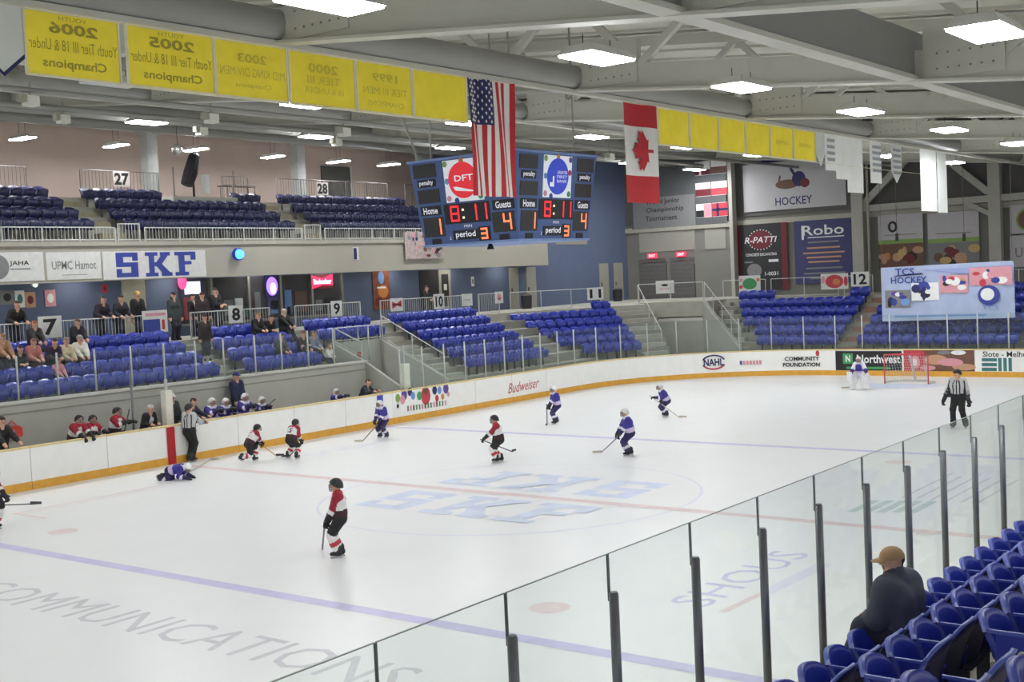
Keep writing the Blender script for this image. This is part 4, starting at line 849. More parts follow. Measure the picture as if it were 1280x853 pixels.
# ---------------------------------------------------------------- end wall: banners, columns, braces, doors
EY = 40.84
def er(u0, v0, u1, v1, Y=EY):
    a, b = px(u0, v0, 1, Y), px(u1, v1, 1, Y); return frame(((a.x+b.x)/2, Y, (a.z+b.z)/2), (1,0,0), (0,0,1)), b.x-a.x, a.z-b.z
M, w_, h_ = er(928,207,1058,256); t = poster('wall_banner', M, w_, h_, 'white banner with navy HOCKEY lettering high on the end wall', mat('banner_grey_white', (196,194,196), .7, .04, 1), [('t','navy','HOCKEY',0,-h_*.33,w_*.36,h_*.17),('d','brown',-.35,.05,.7,.26),('d','navy',.35,.3,.4,.42),('p','brown',[(-.95,.0),(-.85,.0),(-.7,.5),(-.8,.6)]),('p','navy',[(-.2,.9),(-.05,.95),(.3,.4),(.1,.4)]),('d','maroon',.7,.05,.28,.25)], 'banner')
plate('header', INKS['navy'], t, M, w_, .95, .02, 0, h_/2+.47); text('lettering', 'ROMO', INKS['white'], t, M, w_*.34, .5, .02, du=-.4, dv=h_/2+.5, dn=.006)
M, w_, h_ = er(787,203,909,279); CHB = mat('banner_charcoal', (92,94,96), .7, .1, 1)
t = poster('wall_banner', M, w_, h_, 'dark championship banner with small national flags in the far corner', CHB, [('r','grey',-w_/2+.1,-h_/2,w_*.18,-.2),('t','black','World Junior',-w_*.16,-.5,w_*.36,.36),('t','black','Championship',-w_*.14,-.98,w_*.4,.36),('t','black','Tournament',-w_*.18,-1.45,w_*.34,.3)], 'banner')
for i, (r, c) in enumerate([(r, c) for r in range(3) for c in range(2)]):
    cx_, cz_ = w_*(.27+.165*c), h_*(.3-.3*r); rects('flag_field', INKS['white'], t, M, [(cx_-.5,cz_-.4,cx_+.5,cz_+.4)], .008); rects('flag_band', INKS[('maroon','brown','maroon','red','black','red')[i]], t, M, [(cx_-.5,cz_-.38,cx_+.5,cz_+.02 if i != 5 else cz_+.38)], .011)
    if i in (0, 5): rects('flag_cross', INKS['white' if i == 0 else 'navy'], t, M, [(cx_-.22,cz_-.38,cx_-.08,cz_+.38),(cx_-.5,cz_-.07,cx_+.5,cz_+.07)], .014)
    if i == 4: rects('flag_band', INKS['pink'], t, M, [(cx_,cz_-.38,cx_+.5,cz_+.38)], .014)
M, w_, h_ = er(920,282,986,362); t = poster('wall_banner', M, w_, h_, 'black and maroon concrete advert on the end wall', mat('advert_black', (46,46,48), .6, .1, 1), [('r','maroon',-w_/2,-h_/2,-w_/2+.25,h_/2),('r','maroon',w_/2-.35,-h_/2,w_/2,h_/2),('d','maroon',-.05,h_*.26,.75,.52),('t','white','R-PATTI',-.05,h_*.26,1.9,.34,.3),('t','white','CONCRETE EXCAVATING',-.05,h_*.04,1.9,.16),('r','grey',-1.1,-.3,-.6,-.22),('r','white',.4,-.3,1.0,-.15),('d','grey',-.5,-.75,.45,.4),('t','white','1-0031',.55,-.95,.8,.22)], 'banner')
for s, v in ((1,.42),(-1,.10)):
    for k in range(9): a = math.radians(30+120*k/8); rects('print', INKS['white'], t, M, [(-.05+.75*math.cos(a)-.03, h_*.26+s*.56*math.sin(a)-.03, -.05+.75*math.cos(a)+.03, h_*.26+s*.56*math.sin(a)+.03)], .02)
M, w_, h_ = er(992,277,1068,353); t = poster('wall_banner', M, w_, h_, 'navy advert with tan text lines on the end wall', mat('advert_navy', (66,68,112), .6, .06, 1), [('t','white','Robo',0,h_*.34,2.4,.55),('r','white',-.9,h_*.22,1.2,h_*.235),('r','white',-1.25,h_*.2,-1.12,h_*.42)]+[('r',ink,-1.2+dx,h_*v,1.2-dx,h_*v+.09) for ink,dx,v in (('grey',.3,.14),('tan',.25,.05),('tan',0,-.03),('tan',.2,-.1),('tan',.3,-.17),('grey',.15,-.27),('grey',0,-.35),('grey',.4,-.43))], 'banner')
for i, (u0, u1) in enumerate(((1097,1155),(1159,1225))):
    M, w_, h_ = er(u0,270-i*3,u1,335); t = poster('wall_banner', M, w_, h_, ('sponsor banner with a ring mark and people photo, left of the pair','sponsor banner with a people photo and green stripe, right of the pair')[i], mat('banner_pale', (196,192,194), .7), [('r','lime',-w_/2,-.1,w_/2,.12)], 'banner')
    rects('photo', INKS['brown' if i == 0 else 'grey'], t, M, [(-w_/2,-h_/2,w_/2,-.1)], .008)
    rr = random.Random(11+i)
    for k in range(12): disc('photo_figure', INKS[rr.choice(['tan','brown','blond','black','maroon','tan','orange'])], t, M, rr.uniform(.12,.34), rr.uniform(.12,.3), rr.uniform(-.42,.42)*w_, rr.uniform(-.42,-.12)*h_, .009+.001*k, 12)
    if i == 0: part('ring_mark', xf(MB().tube([(-.4+.2*math.cos(a),h_*.28+.24*math.sin(a),.02) for a in [2*math.pi*k/14 for k in range(15)]], .06, 5), M), INKS['black'], t)
    rects('print', INKS['grey'], t, M, [(-w_*.35,h_*.12,w_*.35,h_*.135)], .01)
for i, (v0, v1) in enumerate(((257,291),(293,332))):
    M, w_, h_ = er(1262,v0,1330,v1); poster('wall_banner', M, w_, h_, ('white sign with an olive disc at the right edge of the end wall','white sign with grey lettering at the right edge of the end wall')[i], mat('banner_pale', (196,192,194)), [('d','lime',-w_*.15,0,.6,.6),('d','brown',-w_*.15,0,.5,.5)] if i == 0 else [('t','grey','UPMC',-w_*.1,-.1,w_*.6,.5)], 'banner')
def ecol(u, w, lab, v=352, z1=13.2):
    x = px(u, v, 1, 40.4).x; t = thing('column', (x,40.5,CZ), lab, 'column', kind='structure'); part('shaft', MB().box((x-w/2,40.25,CZ),(x+w/2,40.75,z1)), EBEAM, t); return x, t
x1, t1_ = ecol(1075,.62,'pale steel column between the navy advert and the sponsor banners'); x2, t2_ = ecol(1246,.58,'pale steel column right of the sponsor banners'); x0, _ = ecol(918,.22,'slim white pipe left of the black and maroon advert')
part('pipe', MB().tube([(x1+.55,40.4,CZ),(x1+.55,40.4,12)], .07, 8), EBEAM, t1_, True)
br = thing('wall_brace', ((x1+x2)/2,40.55,8), 'inverted V steel brace above the sponsor banners', 'brace', kind='structure'); xm = (x1+x2)/2
part('brace_member', MB().beam((x1+.3,40.55,8.2),(xm,40.55,11.2), .25, .34), EBEAM, br); part('brace_member', MB().beam((x2-.3,40.55,8.3),(xm,40.55,11.2), .25, .34), EBEAM, br)
part('brace_tie', MB().beam((x1,40.55,7.95),(x2+8,40.55,8.05), .25, .34), EBEAM, br)
part('brace_member', MB().beam((x2-1.6,40.55,7.95),(x2-.2,40.55,7.2), .2, .24), EBEAM, br)
for i, (u0, u1) in enumerate(((800,833),(839,868))):
    a, b = px(u0,350,1,40.95), px(u1,330,1,40.95); d = struct('door_%d' % (7+i), MB().box((a.x,40.9,CZ),(b.x,41,b.z)), mat('shutter_grey', (96,94,92), .6)); 
    for k in range(9): part('slat', MB().box((a.x,40.885,CZ+.2+k*.25),(b.x,40.9,CZ+.4+k*.25)), mat('shutter_slat', (104,102,100), .6), d)
for u, v, l in ((815,320,'red glowing exit sign, left of two over the corner doors'),(851,318,'red glowing exit sign, right of two over the corner doors')):
    M = fe(u, v, 40.8); t = thing('exit_sign', M.translation, l, 'sign', 'exit signs'); plate('panel', mat('exit_red', (240,60,90), emit=1.0), t, M, .62, .3, .1); text('lettering', 'EXIT', mat('exit_white', (255,220,225), emit=1.2), t, M, .44, .16, .02, dn=.006)
# ---------------------------------------------------------------- hanging hockey banner over section thirteen
TY_ = 31.35; a, b, c_, d_ = (px(u, v, 1, TY_) for u, v in ((1101,334),(1267,327),(1268,397),(1107,401)))
M = frame(((a.x+b.x)/2, TY_, (a.z+d_.z)/2), (1,0,0), (0,0,1)); w_, h_ = b.x-a.x, a.z-d_.z
t = thing('hanging_banner', M.translation, 'wide pale blue hockey photo banner hung in front of the end seats', 'banner')
def tcs(x, y): return (x*w_, (y+.03*x)*h_)
mb = MB(); nx = 16
mb.add([(w_*(-.5+i/nx), h_*(j/4-.5)+.03*h_*(-.5+i/nx), .03*math.sin(i*1.1)) for j in range(5) for i in range(nx+1)], [(j*(nx+1)+i, j*(nx+1)+i+1, (j+1)*(nx+1)+i+1, (j+1)*(nx+1)+i) for j in range(4) for i in range(nx)])
part('sheet', xf(mb, M), mat('tcs_sheet', (172,184,214), .6, .08, 1.5), t, True)
poly('print', mat('tcs_blue', (150,160,206), .6), t, M, [tcs(*q) for q in ((-.2,.42),(.5,.2),(.5,.42))], .04)
text('lettering', 'TCS', INKS['royal'], t, M, w_*.15, h_*.13, .02, du=-w_*.31, dv=h_*.42*.94, dn=.05); text('lettering', 'HOCKEY', INKS['royal'], t, M, w_*.28, h_*.12, .02, du=-w_*.28, dv=h_*.24, dn=.05); poly('print', INKS['navy'], t, M, [tcs(*q) for q in ((-.4,.32),(-.16,.34),(-.18,.37),(-.38,.34))], .05)
for k, (x0_, x1_, ink) in enumerate(((-.47,-.27,'grey'),(-.26,-.05,'white'),(-.04,.17,'pink'),(.18,.49,'pink'))):
    lo = -.16+.12*k; rects('photo', INKS[ink], t, M, [(x0_*w_, (lo-.1)*h_, x1_*w_, (lo+.22)*h_)], .045); rr = random.Random(20+k)
    for i in range(9): disc('photo_figure', INKS[rr.choice(['navy','royal','white','black','purple','sky'] if k < 2 else ['tan','pink','black','royal','red','white'])], t, M, rr.uniform(.08,.26), rr.uniform(.08,.2), rr.uniform(x0_+.03,x1_-.03)*w_, rr.uniform(lo-.06,lo+.18)*h_, .048+.001*i, 10)
disc('crest', INKS['royal'], t, M, w_*.08, h_*.18, w_*.32, -.08*h_, .062); disc('crest_inner', INKS['white'], t, M, w_*.05, h_*.11, w_*.31, -.06*h_, .064); text('lettering', 'TCS', INKS['sky'], t, M, w_*.12, h_*.08, .01, du=w_*.33, dv=-.3*h_, dn=.062); rects('print', INKS['sky'], t, M, [(-.4*w_,-.44*h_,.3*w_,-.41*h_)], .05)
for x in (-w_/2+.05, w_/2-.05): part('hang_line', MB().tube([M @ Vector((x,h_/2,0)), M @ Vector((x,h_/2+7.4,0))], .008, 5), RAILD, t)
for u, l in ((1121,'thin cable with a dark weight hanging before the sponsor banners, left one'),(1205,'thin cable with a dark weight hanging before the sponsor banners, right one')):
    p = px(u, 292, 1, 34); t = thing('hanging_cable', p, l, 'cable'); part('cable', MB().tube([p, Vector((p.x,p.y,RZ(p.x)+DEPTH+.2))], .012, 5), RAILD, t); part('weight', MB().tube([p-Vector((0,0,.35)), p], .07, 8), DKDOOR, t)
# ---------------------------------------------------------------- goal
GR = mat('goal_red', (196,70,78), .4); GN = mat('goal_net', (206,206,204), .8); GP = mat('goal_pad', (196,196,190), .7)
gx, gy = .0, 27.13; t = thing('hockey_goal', (gx,gy,0), 'hockey goal with red frame and white net at the far end', 'goal')
for s in (-1, 1): part('post', MB().tube([(gx+s*.915,gy,0),(gx+s*.915,gy,1.22)], .028, 8), GR, t, True)
part('crossbar', MB().tube([(gx-.915,gy,1.22),(gx+.915,gy,1.22)], .028, 8), GR, t, True)
part('base_frame', MB().tube([(gx-.915,gy,.04),(gx-.98,gy+.55,.04),(gx-.45,gy+1.05,.04),(gx+.45,gy+1.05,.04),(gx+.98,gy+.55,.04),(gx+.915,gy,.04)], .045, 8), GP, t)
part('back_support', MB().tube([(gx,gy+.45,1.2),(gx+.02,gy+1.05,.04)], .05, 8), GP, t); part('top_frame', MB().tube([(gx-.915,gy,1.21),(gx-.55,gy+.45,1.21),(gx+.55,gy+.45,1.21),(gx+.915,gy,1.21)], .025, 8), GR, t)
mb = MB(); top = [Vector((gx-.915,gy,1.2)),Vector((gx-.55,gy+.45,1.2)),Vector((gx+.55,gy+.45,1.2)),Vector((gx+.915,gy,1.2))]; bot = [Vector((gx-.915,gy,.04)),Vector((gx-.9,gy+.8,.04)),Vector((gx+.9,gy+.8,.04)),Vector((gx+.915,gy,.04))]
bot[1] = Vector((gx-.45,gy+1.05,.04)); bot[2] = Vector((gx+.45,gy+1.05,.04))
for i in range(3):
    n = (6,12,6)[i]
    for k in range(n+1): mb.beam(top[i].lerp(top[i+1],k/n), bot[i].lerp(bot[i+1],k/n), .008, .008)
    for k in range(11): f = k/10; mb.beam(top[i].lerp(bot[i],f), top[i+1].lerp(bot[i+1],f), .008, .008)
part('net', mb, GN, t, kind='stuff')
# ---------------------------------------------------------------- bench fittings
p = px(209,510,0,-13.5); t = thing('padded_column', (p.x,p.y,.22), 'short white padded column on the boards above the red centre stripe', 'column'); z0, z1 = px(210,530,0,-13.3).z, px(209,489,0,-13.3).z
part('pad', MB().box((p.x-.12,p.y-.13,.22),(p.x+.12,p.y+.13,z1)), mat('pad_white', (226,222,208), .5), t); part('pole', MB().tube([(p.x,p.y,z1),(p.x,p.y,z1+.35)], .05, 8), ALU, t)
p = px(167,530,0,-13.4); t = thing('glass_pole', (p.x,p.y,.22), 'thin grey pole at the bench left of the white padded column', 'pole'); part('pole', MB().tube([(p.x,p.y,.22),(p.x,p.y,px(165,466,0,-13.4).z)], .035, 8), STEEL, t, True); part('foot', MB().box((p.x-.08,p.y-.08,.22),(p.x+.08,p.y+.08,.26)), STEEL, t)
p = px(506,470,0,-13.25); t = thing('padded_column', (p.x,p.y,0), 'white padded column at the stair entrance behind the coloured board advert', 'column'); part('pad', MB().box((p.x-.12,p.y-.16,0),(p.x+.12,p.y+.16,2.15)), mat('pad_white', (226,222,208)), t); part('pole', MB().tube([(p.x,p.y,2.15),(p.x,p.y,2.85)], .03, 8), ALU, t)
p = px(15,540,0,-14.85); t = thing('first_aid_bag', (p.x,p.y,p.z-.2), 'red bag hanging on the grey bench wall at the left edge', 'bag'); part('pouch', MB().extr([(-14.94,p.y-.26,p.z-.17),(-14.94,p.y+.26,p.z-.17),(-14.94,p.y+.3,p.z-.1),(-14.94,p.y+.28,p.z+.1),(-14.94,p.y+.18,p.z+.16),(-14.94,p.y-.18,p.z+.16),(-14.94,p.y-.28,p.z+.1),(-14.94,p.y-.3,p.z-.1)], (.16,0,0)), mat('bag_red', (206,70,60), .6), t); part('strap', MB().tube([(-14.86,p.y-.15,p.z+.18),(-14.86,p.y,p.z+.32),(-14.86,p.y+.15,p.z+.18)], .02, 5), mat('bag_red', (206,70,60)), t); part('cross_mark', MB().box((-14.778,p.y-.05,p.z-.1),(-14.775,p.y+.05,p.z+.05)), INKS['pink'], t)
bn = thing('players_bench', (-14.3,-6,.22), 'long wooden bench of the red and white team behind the boards', 'bench'); part('seat_board', MB().box((-14.5,-11,.62),(-14.1,-1.2,.68)), INKS['tan'], bn)
for k in range(6): part('leg', MB().box((-14.4,-10.8+k*1.85,.22),(-14.2,-10.7+k*1.85,.62)), STEEL, bn)
bn = thing('players_bench', (-14.3,5,.22), 'long wooden bench of the blue team behind the boards', 'bench'); part('seat_board', MB().box((-14.5,1.0,.62),(-14.1,9.8,.68)), INKS['tan'], bn)
for k in range(6): part('leg', MB().box((-14.4,1.2+k*1.65,.22),(-14.2,1.3+k*1.65,.62)), STEEL, bn)
# ================================================================ LAMPS
LENS = {f: mat('lamp_lens_%d' % (f*100), (250,252,255), .5, emit=LAMP*f) for f in (.78, 1., 1.26)}; HOUS = mat('lamp_housing', (214,214,208), .5); CORD = mat('lamp_cord', (60,60,60), .6)
OFFL = mat('lamp_lens_unlit', (206,208,206), .4)
def lamp(x, y, z, lx, ly, top, label, on=True, f=1.):
    t = thing('ceiling_light', (x,y,z), label, 'light', 'ceiling lights'); mb = MB()
    a, b = lx/2, ly/2; mb.add([(x-a,y-b,z),(x+a,y-b,z),(x+a,y+b,z),(x-a,y+b,z),(x-a*.7,y-b*.8,z+.14),(x+a*.7,y-b*.8,z+.14),(x+a*.7,y+b*.8,z+.14),(x-a*.7,y+b*.8,z+.14)],
        [(0,3,2,1),(4,5,6,7),(0,1,5,4),(1,2,6,5),(2,3,7,6),(3,0,4,7)]); part('housing', mb, HOUS, t)
    part('lens', MB().box((x-a*.94,y-b*.96,z-.03),(x+a*.94,y+b*.96,z-.004)), LENS[f] if on else OFFL, t)
    for s in (-1, 1): part('cord', MB().tube([(x,y+s*b*.6,z+.13),(x,y+s*b*.6,top)], .008, 5), CORD, t)
def row(x, ys, off, lx, ly, lab, un=(), f=1.):
    for i, y in enumerate(ys): lamp(x, y, RZ(x)-off, lx, ly, RZ(x)-.3, '%s, %s from the near end%s' % (lab, ('first','second','third','fourth','fifth','sixth','seventh','eighth','ninth')[i], ', unlit' if y in un else ''), y not in un, f)
row(7.9, (-13,-7.5,-2.8,2.8,8.7,14.8,21), .6, .62, 1.22, 'bright lamp in the roof row over the near boards', f=.78)
row(13.7, (-8.1,), .6, .62, 1.22, 'bright lamp in the roof row over the near seats', f=.78)
row(-4.7, (-19,-13,-7.1,-1.5,4.8,11.4,17.7,23.6), .6, .62, 1.22, 'bright lamp in the row over the far ice', (-7.1,), 1.26)  # the two nearest are unseen, added to light the near side
row(-17.5, (-12.5,-4.6,3.2,11.1,19.3,27,34.5), .6, .7, 1.3, 'bright lamp in the row over the far stand', f=1.26)
for x, y, l in ((.9,23.4,'small bright lamp behind the white hanging banners'),(1.7,28.6,'small bright lamp right of the long white banners')): lamp(x, y, RZ(x)-.6, .62, 1.22, RZ(x)-.3, l)
p = px(868,212,1,38.5); lamp(p.x, p.y, p.z, .62, 1.6, p.z+.8, 'bright lamp in front of the championship banner in the far corner')
for i, (u, v) in enumerate(((28,173),(145,182),(245,187),(341,196),(423,202),(486,206))):
    p = px(u, v, 0, -24.8); lamp(p.x, p.y, p.z, 1.3, .42, RZ(p.x)-.2, 'slim lamp under the upper deck ceiling, %s from the left' % ('first','second','third','fourth','fifth','sixth')[i])

for i in range(11):  # unseen lamps added behind the fascia to brighten the concourse wall
    y = -14+4.2*i; t = thing('ceiling_light', (-21.4,y,5.95), 'flush lamp under the upper deck overhang, number %d along the blue concourse wall' % (i+1), 'light', 'concourse lights')
    t['label'] = 'flush lamp under the upper deck overhang, %s from the left along the blue wall' % ('first','second','third','fourth','fifth','sixth','seventh','eighth','ninth','tenth','eleventh')[i]
    part('housing', MB().box((-21.65,y-.6,5.94),(-21.15,y+.6,5.999)), HOUS, t); part('lens', MB().box((-21.6,y-.55,5.915),(-21.2,y+.55,5.938)), mat('lamp_lens_small', (255,250,240), emit=9), t)
# ================================================================ PEOPLE
# Every body is one continuous surface: round cones blended smoothly, meshed with surface nets.
def surface_nets(F, lo, h):
    nx, ny, nz = F.shape; inside = F < 0
    c = np.zeros((nx-1,ny-1,nz-1), int)
    for dx in (0,1):
        for dy in (0,1):
            for dz in (0,1): c += inside[dx:nx-1+dx, dy:ny-1+dy, dz:nz-1+dz]
    act = (c > 0) & (c < 8); idx = -np.ones(act.shape, int); cells = np.argwhere(act); idx[act] = np.arange(len(cells))
    acc = np.zeros((len(cells),3)); cnt = np.zeros(len(cells)); i, j, k = cells.T
    corners = [(a,b,d) for a in (0,1) for b in (0,1) for d in (0,1)]
    for p in corners:
        for ax in range(3):
            if p[ax]: continue
            q = list(p); q[ax] = 1
            f0 = F[i+p[0],j+p[1],k+p[2]]; f1 = F[i+q[0],j+q[1],k+q[2]]; s = (f0 < 0) != (f1 < 0); t = np.where(s, f0/np.where(s, f0-f1, 1), 0)
            P = np.array(p, float)+np.zeros((len(cells),3)); P[:,ax] = t; acc[s] += P[s]; cnt[s] += 1
    V = (cells+acc/cnt[:,None])*h+lo; faces = []
    for ax in range(3):
        a, b = [(1,2),(2,0),(0,1)][ax]
        sl0 = [slice(None)]*3; sl1 = [slice(None)]*3; sl0[ax] = slice(0,-1); sl1[ax] = slice(1,None)
        s0, s1 = inside[tuple(sl0)], inside[tuple(sl1)]; E = np.argwhere(s0 != s1)
        if not len(E): continue
        E = E[(E[:,a] > 0) & (E[:,b] > 0) & (E[:,a] < F.shape[a]-1) & (E[:,b] < F.shape[b]-1)]
        def cell(da, db): e = E.copy(); e[:,a] -= da; e[:,b] -= db; return idx[e[:,0],e[:,1],e[:,2]]
        Q = np.stack([cell(1,1), cell(0,1), cell(0,0), cell(1,0)], 1); flip = ~s0[E[:,0],E[:,1],E[:,2]]; Q[flip] = Q[flip][:,::-1]; faces.append(Q)
    return V, np.concatenate(faces)
class Body:
    def __init__(s): s.p = []
    def cone(s, a, b, ra, rb=None, m='top', k=1.): s.p.append((np.array(a, float), np.array(b, float), ra, ra if rb is None else rb, m, k)); return s
    def dist(s, P):
        D = []
        for a, b, ra, rb, m, k in s.p:
            ab = b-a; L = ab@ab; t = np.clip(((P-a)@ab)/L, 0, 1) if L > 1e-9 else np.zeros(P.shape[:-1])
            D.append(np.linalg.norm(P-(a+t[...,None]*ab), axis=-1)-(ra+(rb-ra)*t))
        return D
    def field(s, P, kk):
        f = None
        for d, pr in zip(s.dist(P), s.p):
            if f is None: f = d; continue
            k = kk*pr[5]; h = np.clip(.5+.5*(f-d)/k, 0, 1); f = f*(1-h)+d*h-k*h*(1-h)
        return f
    def mesh(s, name, h, kk, mats):
        pts = np.array([q for p in s.p for q in (p[0]-max(p[2],p[3]), p[0]+max(p[2],p[3]), p[1]-max(p[2],p[3]), p[1]+max(p[2],p[3]))])
        lo = pts.min(0)-2.5*h; hi = pts.max(0)+2.5*h; n = np.ceil((hi-lo)/h).astype(int)+1
        G = np.stack(np.meshgrid(*[lo[i]+h*np.arange(n[i]) for i in range(3)], indexing='ij'), -1)
        V, Q = surface_nets(s.field(G, kk), lo, h)
        C = V[Q].mean(1); D = np.stack(s.dist(C), 1); w = D.argmin(1); keys = list(dict.fromkeys(p[4] for p in s.p)); km = [keys.index(p[4]) for p in s.p]
        me = bpy.data.meshes.new(name); me.from_pydata(V.tolist(), [], Q.tolist())
        for q in keys: me.materials.append(mats[q])
        me.polygons.foreach_set('material_index', [km[i] for i in w]); me.polygons.foreach_set('use_smooth', [True]*len(Q)); me.update(); return me
def ik(a, c, l1, l2, pole):
    a, c, pole = np.array(a, float), np.array(c, float), np.array(pole, float); d = c-a; L = np.linalg.norm(d)
    if L > (l1+l2)*.998: c = a+d/L*(l1+l2)*.998; d = c-a; L = np.linalg.norm(d)
    x = (l1*l1-l2*l2+L*L)/(2*L); hgt = math.sqrt(max(0, l1*l1-x*x)); u = d/L; p = pole-u*(pole@u); p /= (np.linalg.norm(p)+1e-9)
    return a+u*x+p*hgt, c
PM = {}
def pm(c, rough=.75):
    key = 'cloth_%d_%d_%d' % c
    return mat(key, c, rough, .08, 9)
SKIN = mat('skin', (212,166,140), .6, .05, 8)
def person(label, pos, ang, H, outfit, pel=(0,0,.52), lean=0., feet=((.0,.065,0),(.0,-.065,0)), hands=((.05,.16,.44),(.05,-.16,.44)), head=(0,0), pad=1., kid=False, grid=.02, group=None, pole_e=(-.8,0,-.4), pole_k=(1,0,.15), side=0., skates=False, fist=True, cat='person', knees=None, hair=True, head_off=(0,0,0)):
    """pose in units of the standing height H, x forward, y left; hands/feet are wrist and ankle targets"""
    B = Body(); O = dict(outfit); S = lambda v: np.array(v, float)*H
    pel = S(pel); ax = np.array([math.sin(lean), math.sin(side), math.cos(lean)]); ax /= np.linalg.norm(ax); fwd = np.array([math.cos(lean), 0, -math.sin(lean)]); lft = np.cross(ax, fwd)
    sp = .285*H; chest = pel+ax*sp*.72; neck = pel+ax*(sp+.035*H); hr = (.066 if kid else .056)*H
    hw, shw = .052*H, .098*H*(1.06 if pad > 1.2 else 1)
    T = 'top'
    for s in (1, -1):
        B.cone(pel+lft*hw*.75*s-ax*.01*H, pel+lft*hw*.8*s+ax*.07*H, .07*H*pad**.8, .068*H*pad**.8, 'pants' if not O.get('coat') else T)
        B.cone(pel+lft*.04*H*s+ax*.08*H, chest+lft*.055*H*s, .068*H*pad, .075*H*pad, T)
        B.cone(chest+lft*.05*H*s, pel+lft*shw*.8*s+ax*sp*.97, .07*H*pad, .05*H*pad, O.get('yoke') and 'yoke' or T)
    if O.get('coat'):
        for s in (1,-1): B.cone(pel+lft*hw*s, pel+lft*hw*s-ax*.06*H, .075*H*pad, .08*H*pad, T)
    if O.get('front'): B.cone(pel+ax*.1*H+fwd*.05*H, chest+fwd*.055*H, .045*H*pad, .05*H*pad, 'front')
    if O.get('hem'):
        for s in (1,-1): B.cone(pel+lft*.045*H*s+ax*.055*H, pel+lft*.045*H*s+ax*.062*H, .0745*H*pad, .0745*H*pad, 'hem')
    B.cone(neck-ax*.03*H, neck+ax*.02*H, .036*H, .034*H, 'skin')
    hy, hp = head; hc = neck+ax*(.045*H if lean < .7 else .03*H)+np.array([.012*H,0,hr*.75])+S(head_off)
    hf = np.array([math.cos(hy)*math.cos(hp), math.sin(hy)*math.cos(hp), math.sin(hp)]); hl = np.array([-math.sin(hy), math.cos(hy), 0]); hu = np.cross(hf, hl)
    B.cone(neck, hc-hu*hr*.4, .034*H, hr*.6, 'skin'); B.cone(hc-hf*hr*.12+hu*hr*.18, hc+hf*hr*.15+hu*hr*.1, hr*.98, hr*.86, 'skin'); B.cone(hc+hf*hr*.25-hu*hr*.55, hc+hf*hr*.4-hu*hr*.75, hr*.6, hr*.45, 'skin')
    B.cone(hc+hf*hr*.95+hu*hr*.05, hc+hf*hr*1.1-hu*hr*.2, hr*.1, hr*.17, 'skin', .4)
    for s in (1,-1):
        B.cone(hc+hl*hr*.95*s, hc+hl*hr*.98*s-hu*hr*.3, hr*.16, hr*.13, 'skin', .4)
        B.cone(hc+hf*hr*.9+hl*hr*.36*s+hu*hr*.08, hc+hf*hr*.93+hl*hr*.36*s+hu*hr*.08, hr*.13, hr*.13, 'eye', .2)
    B.cone(hc+hf*hr*.86+hl*hr*.22-hu*hr*.55, hc+hf*hr*.86-hl*hr*.22-hu*hr*.55, hr*.09, hr*.09, 'lip', .2)
    if hair:
        hq = .93 if O.get('cap') else 1.; B.cone(hc-hf*hr*.2+hu*hr*.32*hq, hc+hf*hr*.2+hu*hr*.42*hq, hr*1.0*hq, hr*.82*hq, 'hair', .3); B.cone(hc-hf*hr*.4, hc-hf*hr*.35-hu*hr*.45, hr*.82, hr*.6, 'hair', .3)
        if O.get('long'):
            for s in (1,-1): B.cone(hc-hf*hr*.4+hl*hr*.45*s, hc-hf*hr*.35+hl*hr*.6*s-hu*hr*2.0, hr*.62, hr*.5, 'hair', .4)
    if O.get('yoke'): B.cone(neck-ax*.02*H, neck+ax*.008*H, .05*H, .042*H, 'yoke', .5)
    if O.get('collar'):
        B.cone(neck-ax*.025*H-fwd*.012*H, neck+ax*.012*H-fwd*.012*H, .05*H, .046*H, 'collar', .6)
        for q in (1,-1): B.cone(neck-ax*.02*H, pel+lft*shw*.95*q+ax*sp*.93, .042*H*pad, .05*H*pad, T)
    # legs
    l1, l2 = .245*H, .235*H; ankles = []
    for n, s in enumerate((1,-1)):
        hip = pel+lft*hw*s-ax*.02*H; an = S(feet[n][:3])+np.array([0,0,.045*H+(.055 if skates else 0)]); yaw = feet[n][3] if len(feet[n]) > 3 else .12*s
        kn, an = ik(hip, an, l1, l2, pole_k if knees is None else knees[n]); fp = pad**.9
        B.cone(hip, hip+(kn-hip)*.8, .062*H*fp*(1.05 if pad > 1.2 else 1), .045*H*fp*(1.15 if pad > 1.2 else 1), 'pants'); cp = 1.28 if pad > 1.2 else 1.
        lw = 'sock' if 'sock' in O else 'pants'
        if lw == 'sock':
            B.cone(kn, kn+(an-kn)*.34, .045*H*cp, .0443*H*cp, 'sock'); B.cone(kn+(an-kn)*.40, kn+(an-kn)*.58, .0443*H*cp, .0425*H*cp, 'band'); B.cone(kn+(an-kn)*.63, kn+(an-kn)*.8, .042*H*cp, .034*H*cp, 'sock')
        else: B.cone(kn+(hip-kn)*.15, an-(an-kn)*.02, .046*H*pad**.5, .036*H*pad**.5*(1.15 if not skates else 1.2), 'pants')
        fd = np.array([math.cos(yaw), math.sin(yaw), 0])
        if len(feet[n]) > 4: fd = np.array([math.cos(feet[n][4])*math.cos(yaw), math.cos(feet[n][4])*math.sin(yaw), -math.sin(feet[n][4])])
        sh = .03*H; up = np.array([0,0,1.]) if len(feet[n]) <= 4 else np.array([math.sin(feet[n][4])*math.cos(yaw), math.sin(feet[n][4])*math.sin(yaw), math.cos(feet[n][4])])
        B.cone(an+up*(.05 if skates else .03)*H, an-up*.012*H, .034*H*(1.22 if skates else 1), .034*H*(1.12 if skates else 1), 'shoe'); B.cone(an-fd*.025*H-up*.018*H, an+fd*.085*H-up*.02*H, sh*.95, sh*.82, 'shoe')
        ankles.append((an, fd, up))
    # arms
    u1, u2 = .165*H, .15*H; wr = []
